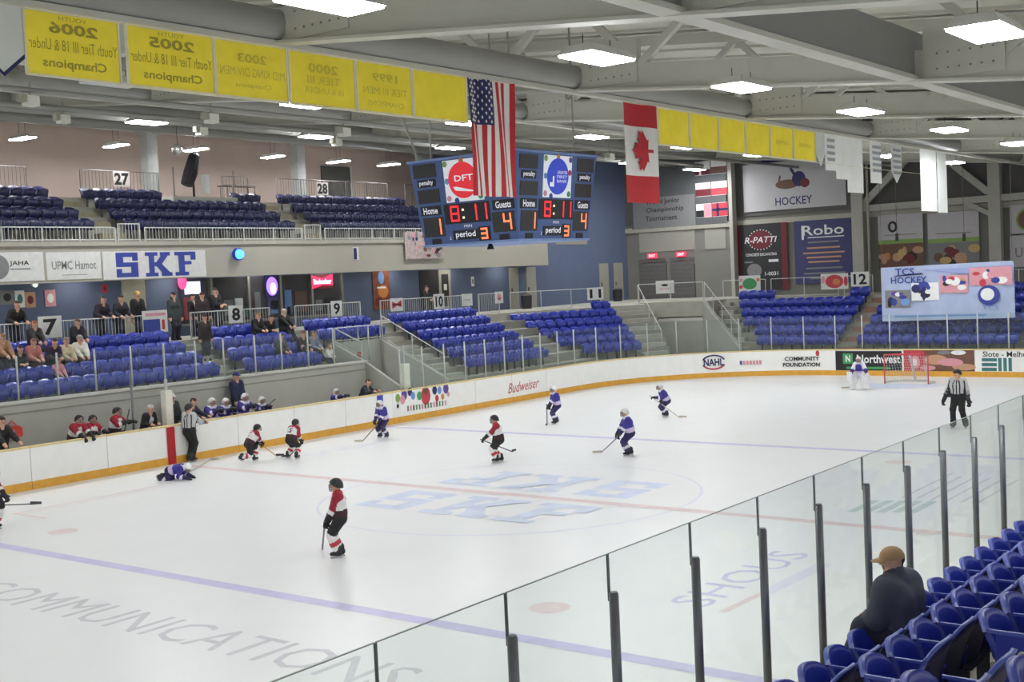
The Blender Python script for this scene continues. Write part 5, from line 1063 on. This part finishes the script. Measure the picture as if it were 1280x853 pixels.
    for n, s in enumerate((1,-1)):
        shd = pel+lft*shw*s+ax*sp*.94; tgt = S(hands[n][:3]); pe = np.array(pole_e, float)*[1,1,1]+[0,.55*s,0]
        el, w = ik(shd, tgt, u1, u2, pe); ap = 1+(pad-1)*1.1
        B.cone(shd, el, .048*H*ap, .038*H*ap, 'sleeve' if 'sleeve' in O else T); B.cone(el, el+(w-el)*.45, .037*H*ap, .034*H*ap, 'arm2' if 'arm2' in O else ('sleeve' if 'sleeve' in O else T)); B.cone(el+(w-el)*.5, w-(w-el)*.04, .034*H*ap, .026*H*ap, 'cuff' if 'cuff' in O else ('sleeve' if 'sleeve' in O else T))
        d = (w-el)/np.linalg.norm(w-el); sd = np.cross(d, [0,0,1.]); sd /= np.linalg.norm(sd)+1e-9; nn = np.cross(sd, d); g = 1.45 if 'glove' in O else 1.; mk = 'glove' if 'glove' in O else 'skin'
        pc = w+d*.03*H; B.cone(w, w+d*.05*H, .02*H*g, .024*H*g, mk)
        for fi, (o, ln) in enumerate(((-.9,.034),(-.3,.04),(.3,.038),(.9,.03))):
            b0 = w+d*.06*H*g+sd*o*.018*H*g; b1 = b0+(d*.75-nn*.5)*ln*H*.6*g; b2 = b1+(-nn*.9-d*.2)*ln*H*.6*g; B.cone(b0, b1, .0105*H*g, .0098*H*g, mk, .4); B.cone(b1, b2, .0098*H*g, .0088*H*g, mk, .4)
        tb = w+d*.022*H-sd*s*.022*H*g; B.cone(tb, tb+(d*.7-sd*s*.55)*.035*H*g, .0115*H*g, .0095*H*g, mk, .4)
        wr.append((w+d*.06*H*g, d))
    mats = {'skin': SKIN, 'eye': mat('eye_dark', (40,32,30), .4), 'lip': mat('lip', (176,104,96), .5), 'hair': pm(O.get('hairc', (60,44,36))), 'front': pm(O.get('front') or (0,0,0))}
    for k, v in O.items():
        if isinstance(v, tuple): mats[k] = pm(v)
    mats.setdefault('yoke', mats.get('top')); t = thing('person', pos, label, cat, group); t.rotation_euler = (0,0,ang)
    b = link('body', B.mesh('body', grid, .028*H, mats), t)
    hd = dict(c=Vector(hc), f=Vector(hf), l=Vector(hl), u=Vector(hu), r=hr)
    if skates:
        for an, fd, up in ankles:
            z = an-up*.055*H; mb = MB(); mb.beam(Vector(z-fd*.045*H-up*.012*H), Vector(z+fd*.1*H-up*.012*H), .008, .03, 0, Vector(up)); mb.beam(Vector(z-fd*.04*H), Vector(z+fd*.09*H), .02, .012, 0, Vector(up)); link('skate_blade', mb.mesh('skate_blade', mat('blade_steel', (176,180,186), .3, metal=.6)), t)
    Mw = Matrix.Translation(pos) @ Matrix.Rotation(ang, 4, 'Z')
    return t, dict(head=hd, wr=[(Mw @ Vector(w), Mw.to_3x3() @ Vector(d)) for w, d in wr], M=Mw, B=B, chest=Vector(chest), ax=Vector(ax), fwd=Vector(fwd), lft=Vector(lft), pel=Vector(pel), H=H)
def hframe(hd):
    M = Matrix.Identity(4)
    for i in range(3): M[i][0], M[i][1], M[i][2], M[i][3] = hd['f'][i], hd['l'][i], hd['u'][i], hd['c'][i]
    return M
def helmet(t, info, c, cage=True, visor=False):
    hd = info['head']; r = hd['r']*1.28; mb = MB(); n, m = 16, 7
    vs = []; fs = []
    for i in range(m+1):
        th = math.pi*.56*i/m
        for k in range(n):
            a = 2*math.pi*k/n; fr = max(0, math.cos(a)); th2 = th*(1-.38*fr**2*(1 if i else 0)) if i > m*.5 else th
            drop = .35*max(0, -math.cos(a)*.7+.3*abs(math.sin(a)))*(i/m)**3
            vs.append((1.12*r*math.sin(th2)*math.cos(a)-.04*r, .95*r*math.sin(th2)*math.sin(a), r*1.0*math.cos(th2)-drop*1.5*r+.04*r))
    for i in range(m):
        for k in range(n): fs.append((i*n+k, (i+1)*n+k, (i+1)*n+(k+1)%n, i*n+(k+1)%n))
    mb.add(vs, fs); me = xf(mb, hframe(hd)).mesh('helmet', pm(c, .35), True); h = link('helmet', me, t)
    if cage:
        mb = MB()
        for z in (.1,-.25,-.6,-.9): mb.tube([(r*(1.05-.12*abs(z+.2))*math.cos(a), r*.9*math.sin(a), z*r) for a in [math.radians(-65+13*k) for k in range(11)]], .006, 4)
        for a in (-50,-25,0,25,50): mb.tube([(r*(1.05-.12*abs(z+.2))*math.cos(math.radians(a)), r*.9*math.sin(math.radians(a)), z*r) for z in (.15,-.25,-.6,-.9)], .006, 4)
        link('face_cage', xf(mb, hframe(hd)).mesh('face_cage', mat('cage_steel', (120,122,126), .4, metal=.4)), h)
def cap(t, info, c, brim=True, beanie=False):
    hd = info['head']; r = hd['r']*1.14; mb = MB(); n, m = 18, 6; vs = []; fs = []
    for i in range(m+1):
        th = math.pi*(.5 if not beanie else .56)*i/m
        for k in range(n): a = 2*math.pi*k/n; vs.append((1.06*r*math.sin(th)*math.cos(a)-.05*r, .98*r*math.sin(th)*math.sin(a), r*.98*math.cos(th)+.18*r))
    for i in range(m):
        for k in range(n): fs.append((i*n+k, (i+1)*n+k, (i+1)*n+(k+1)%n, i*n+(k+1)%n))
    mb.add(vs, fs); h = link('cap', xf(mb, hframe(hd)).mesh('cap', pm(c, .8), True), t)
    if brim:
        mb = MB(); A = [math.radians(-58+116*k/12) for k in range(13)]; top = [(r*(1.0*math.cos(a)), r*.96*math.sin(a), .2*r) for a in A]; tip = [(r*(1.0*math.cos(a)+.72*math.cos(a)**.7 if abs(a) < 1.5 else 0), r*.9*math.sin(a), .08*r) for a in A]
        vs = top+tip+[(x,y,z-.05*r) for x,y,z in top]+[(x,y,z-.05*r) for x,y,z in tip]; fs = []
        for k in range(12): fs += [(k,13+k,14+k,k+1),(26+k,27+k,40+k,39+k),(13+k,39+k,40+k,14+k)]
        mb.add(vs, fs); link('cap_brim', xf(mb, hframe(hd)).mesh('cap_brim', pm(c, .8), True), h)
def number(t, info, s, c, back=True, size=.16):
    """jersey number laid on the cloth by marching on to the body surface"""
    mb = txt_mb(s, size*.75*len(s), size, .03); d = -info['fwd'] if back else info['fwd']; r = -info['lft'] if back else info['lft']
    r = info['ax'].cross(d); o = info['chest']+d*.4
    p = np.array([o+r*x+info['ax']*(y-.01*info['H']) for x, y, _ in mb.v])[None,None]; dd = np.array(-d)
    for _ in range(14): p = p+dd*np.maximum(.001, info['B'].field(p, .028*info['H'])[...,None]*.9)
    out = [tuple(q) for q in (p-dd*.012)[0,0]]
    mb.v = out; link('jersey_number', mb.mesh('jersey_number', pm(c)), t)
SHAFT = {'k': mat('stick_dark', (60,58,60), .5), 'w': mat('stick_pale', (190,180,166), .5), 't': mat('stick_tan', (186,160,112), .5), 'g': mat('stick_grey', (120,118,120), .5)}
def stick(label, top, heel, bdir, c='k', bc='k', length=.26):
    top, heel = Vector(top), Vector(heel); t = thing('hockey_stick', heel, label, 'hockey stick', 'hockey sticks'); part('shaft', MB().beam(top, heel, .03, .022), SHAFT[c], t)
    b = Vector(bdir).normalized(); up = Vector((0,0,1)); pts = [heel+b*(length*k/4)+b.cross(up)*(.02*(k/4)**2) for k in range(5)]; mb = MB()
    for k in range(4): mb.beam(pts[k]+up*.02, pts[k+1]+up*.02, .012, .075-.006*k)
    part('blade', mb, SHAFT[bc], t); return t
YAW = CAM['yaw']
def HD(d): return YAW+math.radians(d)     # 0 = towards the right of the picture, 90 = away, 180 = left, 270 = towards the camera
RED = dict(top=(224,222,222), yoke=(188,44,62), sleeve=(150,34,52), arm2=(222,218,220), cuff=(40,32,36), pants=(36,34,36), hem=(60,34,40), sock=(232,228,228), band=(190,58,72), shoe=(44,44,48), glove=(38,36,40))
BLU = dict(top=(62,54,146), yoke=(226,224,236), sleeve=(58,50,136), arm2=(226,222,234), cuff=(46,40,96), pants=(40,36,84), hem=(206,190,220), sock=(58,52,92), band=(220,216,226), shoe=(40,40,46), glove=(44,42,52))
REF = dict(top=(196,196,198), pants=(30,32,30), shoe=(60,62,62))
def player(label, u, v, hd, H, team, tip=None, tophand=(.19,.03,.52), lean=.25, drop=.06, stance=.09, stag=.0, headyaw=0, headp=0., two=True, frac=.36, cage=True, sc='k', bc='k', bd=None, num=None, free=None, pel_x=-.03, feet=None, knees=None, out=None, slab=None, helm=None):
    g = px(u, v, 2, 0); O = out or (RED if team == 'r' else BLU); ang = HD(hd); Mw = Matrix.Translation(g) @ Matrix.Rotation(ang, 4, 'Z'); inv = Mw.inverted()
    hands = [list(tophand), list(free or (.1,-.15,.46))]
    if tip is not None:
        tw = px(tip[0], tip[1], 2, 0.) if len(tip) == 2 else Vector(tip); tl = inv @ tw; th = Vector(tophand)*H
        if two: hands[1] = list((th.lerp(tl, frac))/H)
        hands = [hands[0], hands[1]] if tophand[1] >= 0 else [hands[1], hands[0]]
    ft = feet or ((stag,stance,0),(-stag,-stance,0))
    t, info = person(label, g, ang, H, O, pel=(pel_x,0,.545-drop), lean=lean, feet=ft, hands=hands, head=(headyaw,headp), pad=1.3, kid=True, grid=.019, skates=True, knees=knees, hair=False)
    helmet(t, info, helm or ((36,36,38) if team == 'r' else (224,224,222)), cage)
    if num: number(t, info, num, (44,36,44) if team == 'r' else (226,224,232), True)
    if tip is not None:
        i = 0 if tophand[1] >= 0 else 1; top = info['wr'][i][0]; d = (top-tw).normalized(); bdw = Vector(bd) if bd else (tw-top)*1.; bdw.z = 0
        stick(slab, top+d*.12, tw+Vector((0,0,.03)), bdw, sc, bc)
    return t, info
RIGHT, AWAY = Vector((math.cos(YAW), math.sin(YAW), 0)), Vector((-math.sin(YAW), math.cos(YAW), 0))
player('white and red player standing alone near the near blue line, facing left', 425, 697, 188, 1.50, 'r', (403,689), (.15,.05,.47), lean=.06, drop=.02, stance=.05, stag=.02, sc='g', bc='w', slab='grey stick held low by the lone white and red player', num='9')
player('white and red player with black gloves standing behind the centre circle', 624, 578, 185, 1.40, 'r', (640,566), (.26,.05,.52), lean=.22, drop=.07, stance=.06, stag=.05, frac=.3, slab='dark stick held by the player behind the centre circle', headp=-.05)
player('white and red player skating right along the far boards, left of two', 314, 578, 35, 1.34, 'r', (345,571), (.22,.08,.40), lean=.62, drop=.13, stance=.04, headp=.1, sc='t', bc='k', num='7', feet=((.10,.05,0),(-.26,-.05,.07,.1,.6)), slab='tan stick reaching right from the skater by the far boards', bd=RIGHT)
player('white and red player turning near the far boards, right of two', 366, 574, 58, 1.34, 'r', (362,572), (.16,-.12,.42), lean=.5, drop=.10, num='5', headp=.1, feet=((.02,.17,0),(-.02,-.13,0)), slab='dark stick trailing left of the turning player by the boards', bd=-RIGHT, sc='g')
g5 = px(-9, 664, 2, 0); tip5 = px(38, 632, 1, g5.y+.4)
player('white and red player cut off by the left frame edge', -9, 664, 5, 1.5, 'r', tuple(tip5), (.2,-.1,.42), lean=.25, drop=.05, frac=.3, slab='dark stick held out by the player at the left frame edge', bd=(RIGHT+Vector((0,0,.0))))
player('blue player with a white helmet by the blue board stripe', 480, 548, 232, 1.36, 'b', (453,553), (.2,.05,.42), lean=.3, drop=.07, stance=.11, headyaw=-.3, sc='g', bc='w', slab='grey stick of the player by the blue board stripe', bd=-RIGHT)
player('blue player standing with legs apart below the red script advert', 696, 530, 200, 1.36, 'b', (684,532), (.22,.05,.50), lean=.2, drop=.05, feet=((.1,.13,0),(-.06,-.13,0)), slab='dark stick of the legs-apart blue player', num='12', sc='k')
player('blue player reaching a long stick to the lower left, right of centre', 787, 570, 190, 1.40, 'b', (752,567), (.2,.06,.46), lean=.24, drop=.06, stance=.06, stag=.05, sc='g', bc='w', slab='long grey stick of the blue player right of centre', num='4', bd=-RIGHT)
player('blue player bent forward near the far corner', 833, 521, 190, 1.32, 'b', (849,523), (.3,.06,.54), lean=.5, drop=.1, stance=.06, frac=.25, sc='w', bc='w', slab='pale stick crossing the bent blue player', headp=.1, bd=RIGHT)
# goalkeeper with big white pads
g = px(1075, 487, 2, 0); GO = dict(BLU); GO.update(pants=(214,212,222), sock=(232,230,234), band=(226,224,232), sleeve=(226,224,234), arm2=(58,50,136))
t, info = person('goalkeeper in a blue jersey with big white leg pads before the goal', g, HD(245), 1.42, GO, pel=(-.05,0,.47), lean=.35, feet=((.05,.17,0),(.05,-.17,0)), hands=((.24,.26,.42),(.24,-.24,.40)), pad=1.4, kid=True, grid=.02, skates=True, hair=False); helmet(t, info, (228,228,226))
for s in (1,-1):
    mb = MB(); c = Vector((.13,.21*s*1.0,0)); 
    for z0, z1, w, x in ((.05,.32,.25,.13),(.33,.60,.27,.16),(.61,.72,.25,.14)): mb.box((x,.25*s-w/2,z0),(x+.12,.25*s+w/2,z1))
    link('leg_pad', mb.mesh('leg_pad', pm((228,226,228))), t)
i0, i1 = info['M'].inverted() @ info['wr'][0][0], info['M'].inverted() @ info['wr'][1][0]
link('catch_glove', MB().ball(i0, .12, 10, sc=(1,.7,1.1)).mesh('catch_glove', pm((222,220,226)), True), t); link('blocker', MB().box(i1+Vector((.02,-.1,-.16)), i1+Vector((.08,.1,.18))).mesh('blocker', pm((226,224,228))), t)
stick('white goalkeeper stick resting on the ice', info['wr'][1][0], px(1062,486,2,0)+Vector((0,0,.03)), -RIGHT, 'w', 'w', .32)
# fallen player, kneeling and curled up
g = px(222, 600, 2, 0); t, info = person('blue player kneeling curled up on the ice before the red stripe', g, HD(-8), 1.36, BLU, pel=(-.14,0,.20), lean=1.42, feet=((-.36,.09,.0,0,1.3),(-.34,-.09,.0,0,1.3)), hands=((.22,.16,.05),(.24,-.12,.05)), pad=1.3, kid=True, grid=.019, skates=True, hair=False, knees=((.8,.1,-1),(.8,-.1,-1)), head=(0,-.9), head_off=(.02,0,-.05)); helmet(t, info, (230,230,230)); number(t, info, '8', (200,120,140))
stick('pale stick lying on the ice beside the kneeling player', px(232,596,2,0)+Vector((0,0,.06)), px(263,576,2,0)+Vector((0,0,.03)), RIGHT, 'w', 'w')
# officials: striped shirts are built from alternating bands
def stripes(t, info, n=9):
    B = info['B']; H = info['H']; mb = MB(); ax, f, l = info['ax'], info['fwd'], info['lft']
    for i in range(n):
        a = 2*math.pi*i/n; d = f*math.cos(a)+l*math.sin(a); tt = l*math.cos(a)-f*math.sin(a); L = []
        p = np.array([info['pel']+ax*(.0+.29*k/7)*H+d*.5+tt*q for k in range(8) for q in (-.017,.017)])[None,None]; dd = np.array(-d)
        for _ in range(16): p = p+dd*np.maximum(.001, B.field(p, .028*H)[...,None]*.9)
        L = [tuple(q) for q in (p-dd*.016)[0,0]]
        mb.add(L, [(2*k,2*k+1,2*k+3,2*k+2) for k in range(7)])
    link('shirt_stripes', mb.mesh('shirt_stripes', pm((38,38,42))), t)['kind'] = 'stuff'
RF = dict(REF); RF.update(sleeve=(196,196,198), cuff=(60,60,64), arm2=(160,160,164))
g = px(239, 578, 2, 0); t, info = person('official in a striped shirt at the boards beside the red stripe', g, HD(62), 1.80, RF, pel=(0,0,.53), lean=.05, feet=((.02,.05,0),(-.02,-.05,0)), hands=((.2,.1,.56),(.26,-.12,.66)), head=(-.5,.05), pad=1.12, grid=.022, skates=True, hair=True); helmet(t, info, (40,36,40), False); stripes(t, info)
g = px(1199, 535, 2, 0); RF2 = dict(RF); RF2['glove'] = (38,38,40); t, info = person('official in a striped shirt and black trousers standing near the goal', g, HD(232), 1.78, RF2, pel=(0,0,.53), lean=.03, feet=((.0,.11,0),(.02,-.09,0)), hands=((.03,.19,.43),(.06,-.24,.45)), head=(-.5,-.05), pad=1.16, grid=.02, skates=True); helmet(t, info, (34,34,38), False); stripes(t, info, 11)
# ---------------------------------------------------------------- team benches and timekeepers (all face the ice, +x)
def bencher(label, u, v, X, O, kid=True, lean=.35, hands=None, hat=None, c=None, yaw=0, sit=False, top=True, grid=.022, z0=.22, **kw):
    """head-top pixel (u,v) on plane X fixes place and height"""
    p = px(u, v, 0, X); Hh = 1.0
    est = (p.z-z0); H = est/(.97 if not lean else (.52+.285*math.cos(lean)+.17)/1.0)
    H = min(max(H, 1.25 if kid else 1.6), 1.55 if kid else 1.9); dz = est-H*(.97 if not lean else (.52+.285*math.cos(lean)+.17))
    pel = (0,0,.52+dz/H*1.0); pos = Vector((X-.1-.3*math.sin(lean)*H*.6, p.y, z0)); hands = hands or ((.36,.12,(1.27-z0)/H),(.36,-.12,(1.27-z0)/H))
    t, info = person(label, pos, yaw, H, O, pel=pel, lean=lean, hands=hands, pad=1.3 if kid else 1.1, kid=kid, grid=grid, skates=kid, hair=not (hat == 'helmet'), **kw)
    if hat == 'helmet': helmet(t, info, c)
    elif hat: cap(t, info, c, hat == 'cap', hat == 'beanie')
    return t, info
bencher('white and red bench player leaning over the boards, leftmost of three', 97, 521, -13.42, RED, hat='helmet', c=(38,38,40), lean=.55, hands=((.46,.10,.62),(.46,-.06,.60)))
bencher('white and red bench player between two teammates behind the boards', 115, 521, -13.6, RED, hat='helmet', c=(40,36,38), lean=.4)
bencher('white and red bench player holding a stick upright, rightmost of three', 145, 512, -13.55, RED, hat='helmet', c=(40,40,42), lean=.2, hands=((.3,.14,.78),(.3,-.1,.8)), yaw=.5)
p = px(158, 523, 0, -13.25); stick('black stick held upright by a bench player', p+Vector((0,.12,.25)), p+Vector((0,-.1,-.4)), (0,-1,0), 'k', 'k', .2)
SUIT = dict(top=(34,32,36), front=(190,190,196), pants=(40,40,44), shoe=(30,30,30), hairc=(196,190,184))
bencher('grey-haired man in a dark suit at the timekeeper table', 186, 507, -13.7, SUIT, kid=False, lean=.45, hands=((.24,.09,.6),(.24,-.09,.6)), yaw=.1)
bencher('person in a dark coat and white cap behind the padded column', 216, 493, -14.5, dict(top=(52,62,62), pants=(40,40,40), shoe=(30,30,30)), kid=False, lean=.05, hat='cap', c=(220,220,214), hands=((.1,.14,.45),(.1,-.14,.45)))
bencher('man in a dark jacket leaning on the boards behind the official', 238, 499, -13.6, dict(top=(40,42,56), pants=(40,40,40), shoe=(30,30,30), hairc=(80,52,40)), kid=False, lean=.4, yaw=.4)
for k, (u, v, X) in enumerate(((264,500,-13.55),(282,500,-13.6),(306,494,-13.55),(328,498,-13.6))):
    bencher('blue bench player with a white helmet, %s from the red stripe' % ('first','second','third','fourth')[k], u, v, X, BLU, hat='helmet', c=(226,226,222), lean=.3, yaw=(.1,.0,0,-.1)[k], hands=((.32,.08,.76),(.32,-.08,.76)))
bencher('coach in a navy jacket and blue cap standing behind the blue bench', 297, 467, -14.55, dict(top=(40,46,78), pants=(36,38,52), shoe=(30,30,30)), kid=False, lean=.0, hat='cap', c=(52,56,120), hands=((.08,.15,.46),(.12,-.1,.5)))
bencher('bench player with a white helmet right of the blue team', 421, 488, -13.6, BLU, hat='helmet', c=(222,220,218), lean=.2)
bencher('person in a dark coat leaning on the boards near the blue stripe', 457, 475, -13.55, dict(top=(46,48,60), front=(110,112,122), pants=(40,40,40), shoe=(30,30,30), hairc=(70,52,44)), kid=False, lean=.5, yaw=.3)
bencher('person in dark clothes cut off by the left frame edge at the bench', 2, 522, -13.7, dict(top=(36,34,38), pants=(30,30,30), shoe=(30,30,30)), kid=False, lean=.2)
p = px(336, 507, 0, -13.3); stick('dark stick tilted over the boards by the fourth blue bench player', p+Vector((.0,.3,.18)), p+Vector((0,-.35,-.16)), (0,-1,0), 'k', 'k', .2)
# ---------------------------------------------------------------- spectators
def stander(label, u, v, X, O, lean=.0, yaw=0., H=None, hat=None, c=None, hands=None, z0=CZ, **kw):
    p = px(u, v, 0, X); H = H or min(1.86, max(1.5, (p.z-z0)/(.985 if not lean else .52+.285*math.cos(lean)+.17))); pos = Vector((X-.12*H*math.sin(lean), p.y, z0))
    t, info = person(label, pos, yaw, H, O, pel=(0,0,.52), lean=lean, hands=hands or ((.06,.15,.45),(.06,-.15,.45)), pad=1.12, grid=.026, feet=((0,.06,0),(0,-.06,0)), **kw)
    if hat: cap(t, info, c, hat == 'cap', hat == 'beanie')
DK = lambda top, hairc=(60,46,40), pants=(42,44,56), **k: dict(top=top, pants=pants, shoe=(34,32,32), hairc=hairc, **k)
RH = ((.24,.12,.57),(.24,-.12,.57))
stander('person in black leaning on the railing left of the sign seven', 17, 377, -18.75, DK((32,32,34)), .45, 0, hands=RH)
stander('man in a dark jacket leaning on the railing, left of three', 124, 371, -18.75, DK((42,36,46), (50,46,50)), .4, .1, hands=RH); stander('man in a dark jacket leaning on the railing, middle of three', 148, 370, -18.75, DK((44,42,52)), .3, 0, hands=RH)
stander('man in black with a tan cap at the railing, right of three', 170, 362, -18.85, DK((28,28,30), (150,110,60)), .05, 0, hat='cap', c=(190,150,90)); stander('woman with long dark hair in a dark green jacket on the concourse', 216, 366, -19.0, DK((56,66,66), (52,38,34), long=True, coat=True))
stander('person in a black coat with a white shirt by the section eight railing', 240, 368, -20.2, DK((34,34,38), front=(206,196,186)), 0, .2); stander('person in dark clothes looking right by the section eight railing', 252, 366, -19.3, DK((52,40,42), (70,48,40)), 0, -.5)
stander('man in black with folded arms behind the section eight railing', 268, 359, -19.2, DK((36,36,40)), 0, 0, hands=((.2,-.02,.62),(.2,.02,.64)))
stander('person in a dark coat walking down the stairs beside section eight', 254, 395, -17.2, DK((56,48,46), (60,44,40), coat=True), .1, 0, z0=ZK(4)+.0, H=1.68)
stander('person in black at the railing before the dark doorway', 529, 358, -18.8, DK((36,32,36), (70,50,44)), .35, .4, hands=RH)
SITS = []
def sitter(label, u, v, k, O, hat=None, c=None, H=None, kid=False, yaw=0., lean=.18, hands=None, sec='w', dx=0., **kw):
    X = XK(k)+.06; p = px(u, v, 0, X); z0 = ZK(k); H = H or (1.25 if kid else 1.68); pz = (p.z-z0)-H*(.285*math.cos(lean)+.17); pz = min(max(pz/H, .24), .42)
    SITS.append(Vector((X, p.y, z0)))
    t, info = person(label, Vector((X+dx, p.y, z0)), yaw, H, O, pel=(-.02,0,pz), lean=lean, feet=((.29,.07,0),(.29,-.07,0)), hands=hands or ((.26,.06,pz+.06),(.26,-.06,pz+.06)), pad=1.16, kid=kid, grid=.026, **kw)
    if hat: cap(t, info, c, hat == 'cap', hat == 'beanie')
sitter('red-haired person in a dark jacket seated in front of the sign seven', 41, 402, 5, DK((48,44,44), (150,84,50))); sitter('person in a pink patterned top seated below the red-haired one', 38, 424, 4, DK((186,120,112), (120,70,60), (66,44,44)), lean=.3)
sitter('dark-clothed person seated right of the sign seven', 94, 400, 5, DK((34,34,40), (90,64,56)), lean=.25); sitter('person in a cream jacket seated below the sign seven', 79, 423, 4, DK((206,192,160), (150,120,100), (70,62,54)), lean=.3)
sitter('person in a white coat and grey knit hat seated in section seven', 98, 420, 4, DK((222,216,204), (120,110,100), (56,56,60)), hat='beanie', c=(150,146,138), yaw=-.2); sitter('child in a pink top seated in section seven', 71, 449, 3, DK((216,140,150), (130,90,70), (40,40,60)), kid=True)
sitter('person in a tan coat cut off by the left edge in section seven', 1, 417, 4, DK((160,120,90), (140,100,70))); sitter('dark-clothed person seated near the left edge in section seven', 18, 436, 4, DK((44,50,52), (60,44,40)), lean=.6)
sitter('person in black and purple seated between two rows in section seven', 62, 424, 4, DK((54,34,58), (50,34,36)), lean=.5)
sitter('blond person in black seated at the right of section eight top row', 318, 392, 5, DK((40,38,40), (150,124,60)), lean=.3, dx=.05); sitter('hunched person in black seated beside the sign eight', 332, 402, 5, DK((30,30,34)), lean=.6)
sitter('blond woman in a black coat seated by the stairs of section eight', 354, 387, 5, DK((34,36,34), (206,186,140), long=True), lean=.1); sitter('person in a dark green jacket seated in section eight', 348, 418, 3, DK((70,66,60), (90,70,60)), lean=.25)
sitter('red-haired person in a dark vest seated in section eight', 377, 417, 3, DK((58,44,46), (130,76,56), arm2=(196,170,160)), lean=.2, yaw=-.2); sitter('person in a grey blue coat seated near the stair entrance', 389, 427, 3, DK((130,136,160), (90,80,80)), lean=.3); sitter('blond child in a white top seated by the stair entrance', 411, 429, 2, DK((226,222,214), (206,170,110), (60,60,80)), kid=True, lean=.3, H=1.1, dx=-.06)
# ---------------------------------------------------------------- the man in the front row of the near seats
sx, sz = rowsN['A']; MO = dict(top=(74,76,90), pants=(46,48,66), shoe=(84,80,58), hairc=(58,44,36), collar=(74,76,90))
MO['cap'] = True
Hm = 1.74; t, info = person('man in a charcoal jacket and tan cap seated by the near glass', Vector((sx-.06, MANY-.02, sz)), HD(132), Hm, MO, pel=(-.03,0,.285), lean=.16, feet=((.20,.21,.09,.7),(.32,-.06,.0,.1)), hands=((.15,.05,.38),(.17,-.05,.36)), pad=1.42, grid=.0125, head=(.75,-.08), pole_e=(-.55,.35,-.35), knees=((.35,.35,1.),(.8,.0,.8)))
cap(t, info, (178,144,104))
for o in FAR:
    for q in SITS:
        if abs(o.location.y-q.y) < .27 and abs(o.location.x-q.x) < .35 and abs(o.location.z-q.z) < .1: o.data = OSEAT
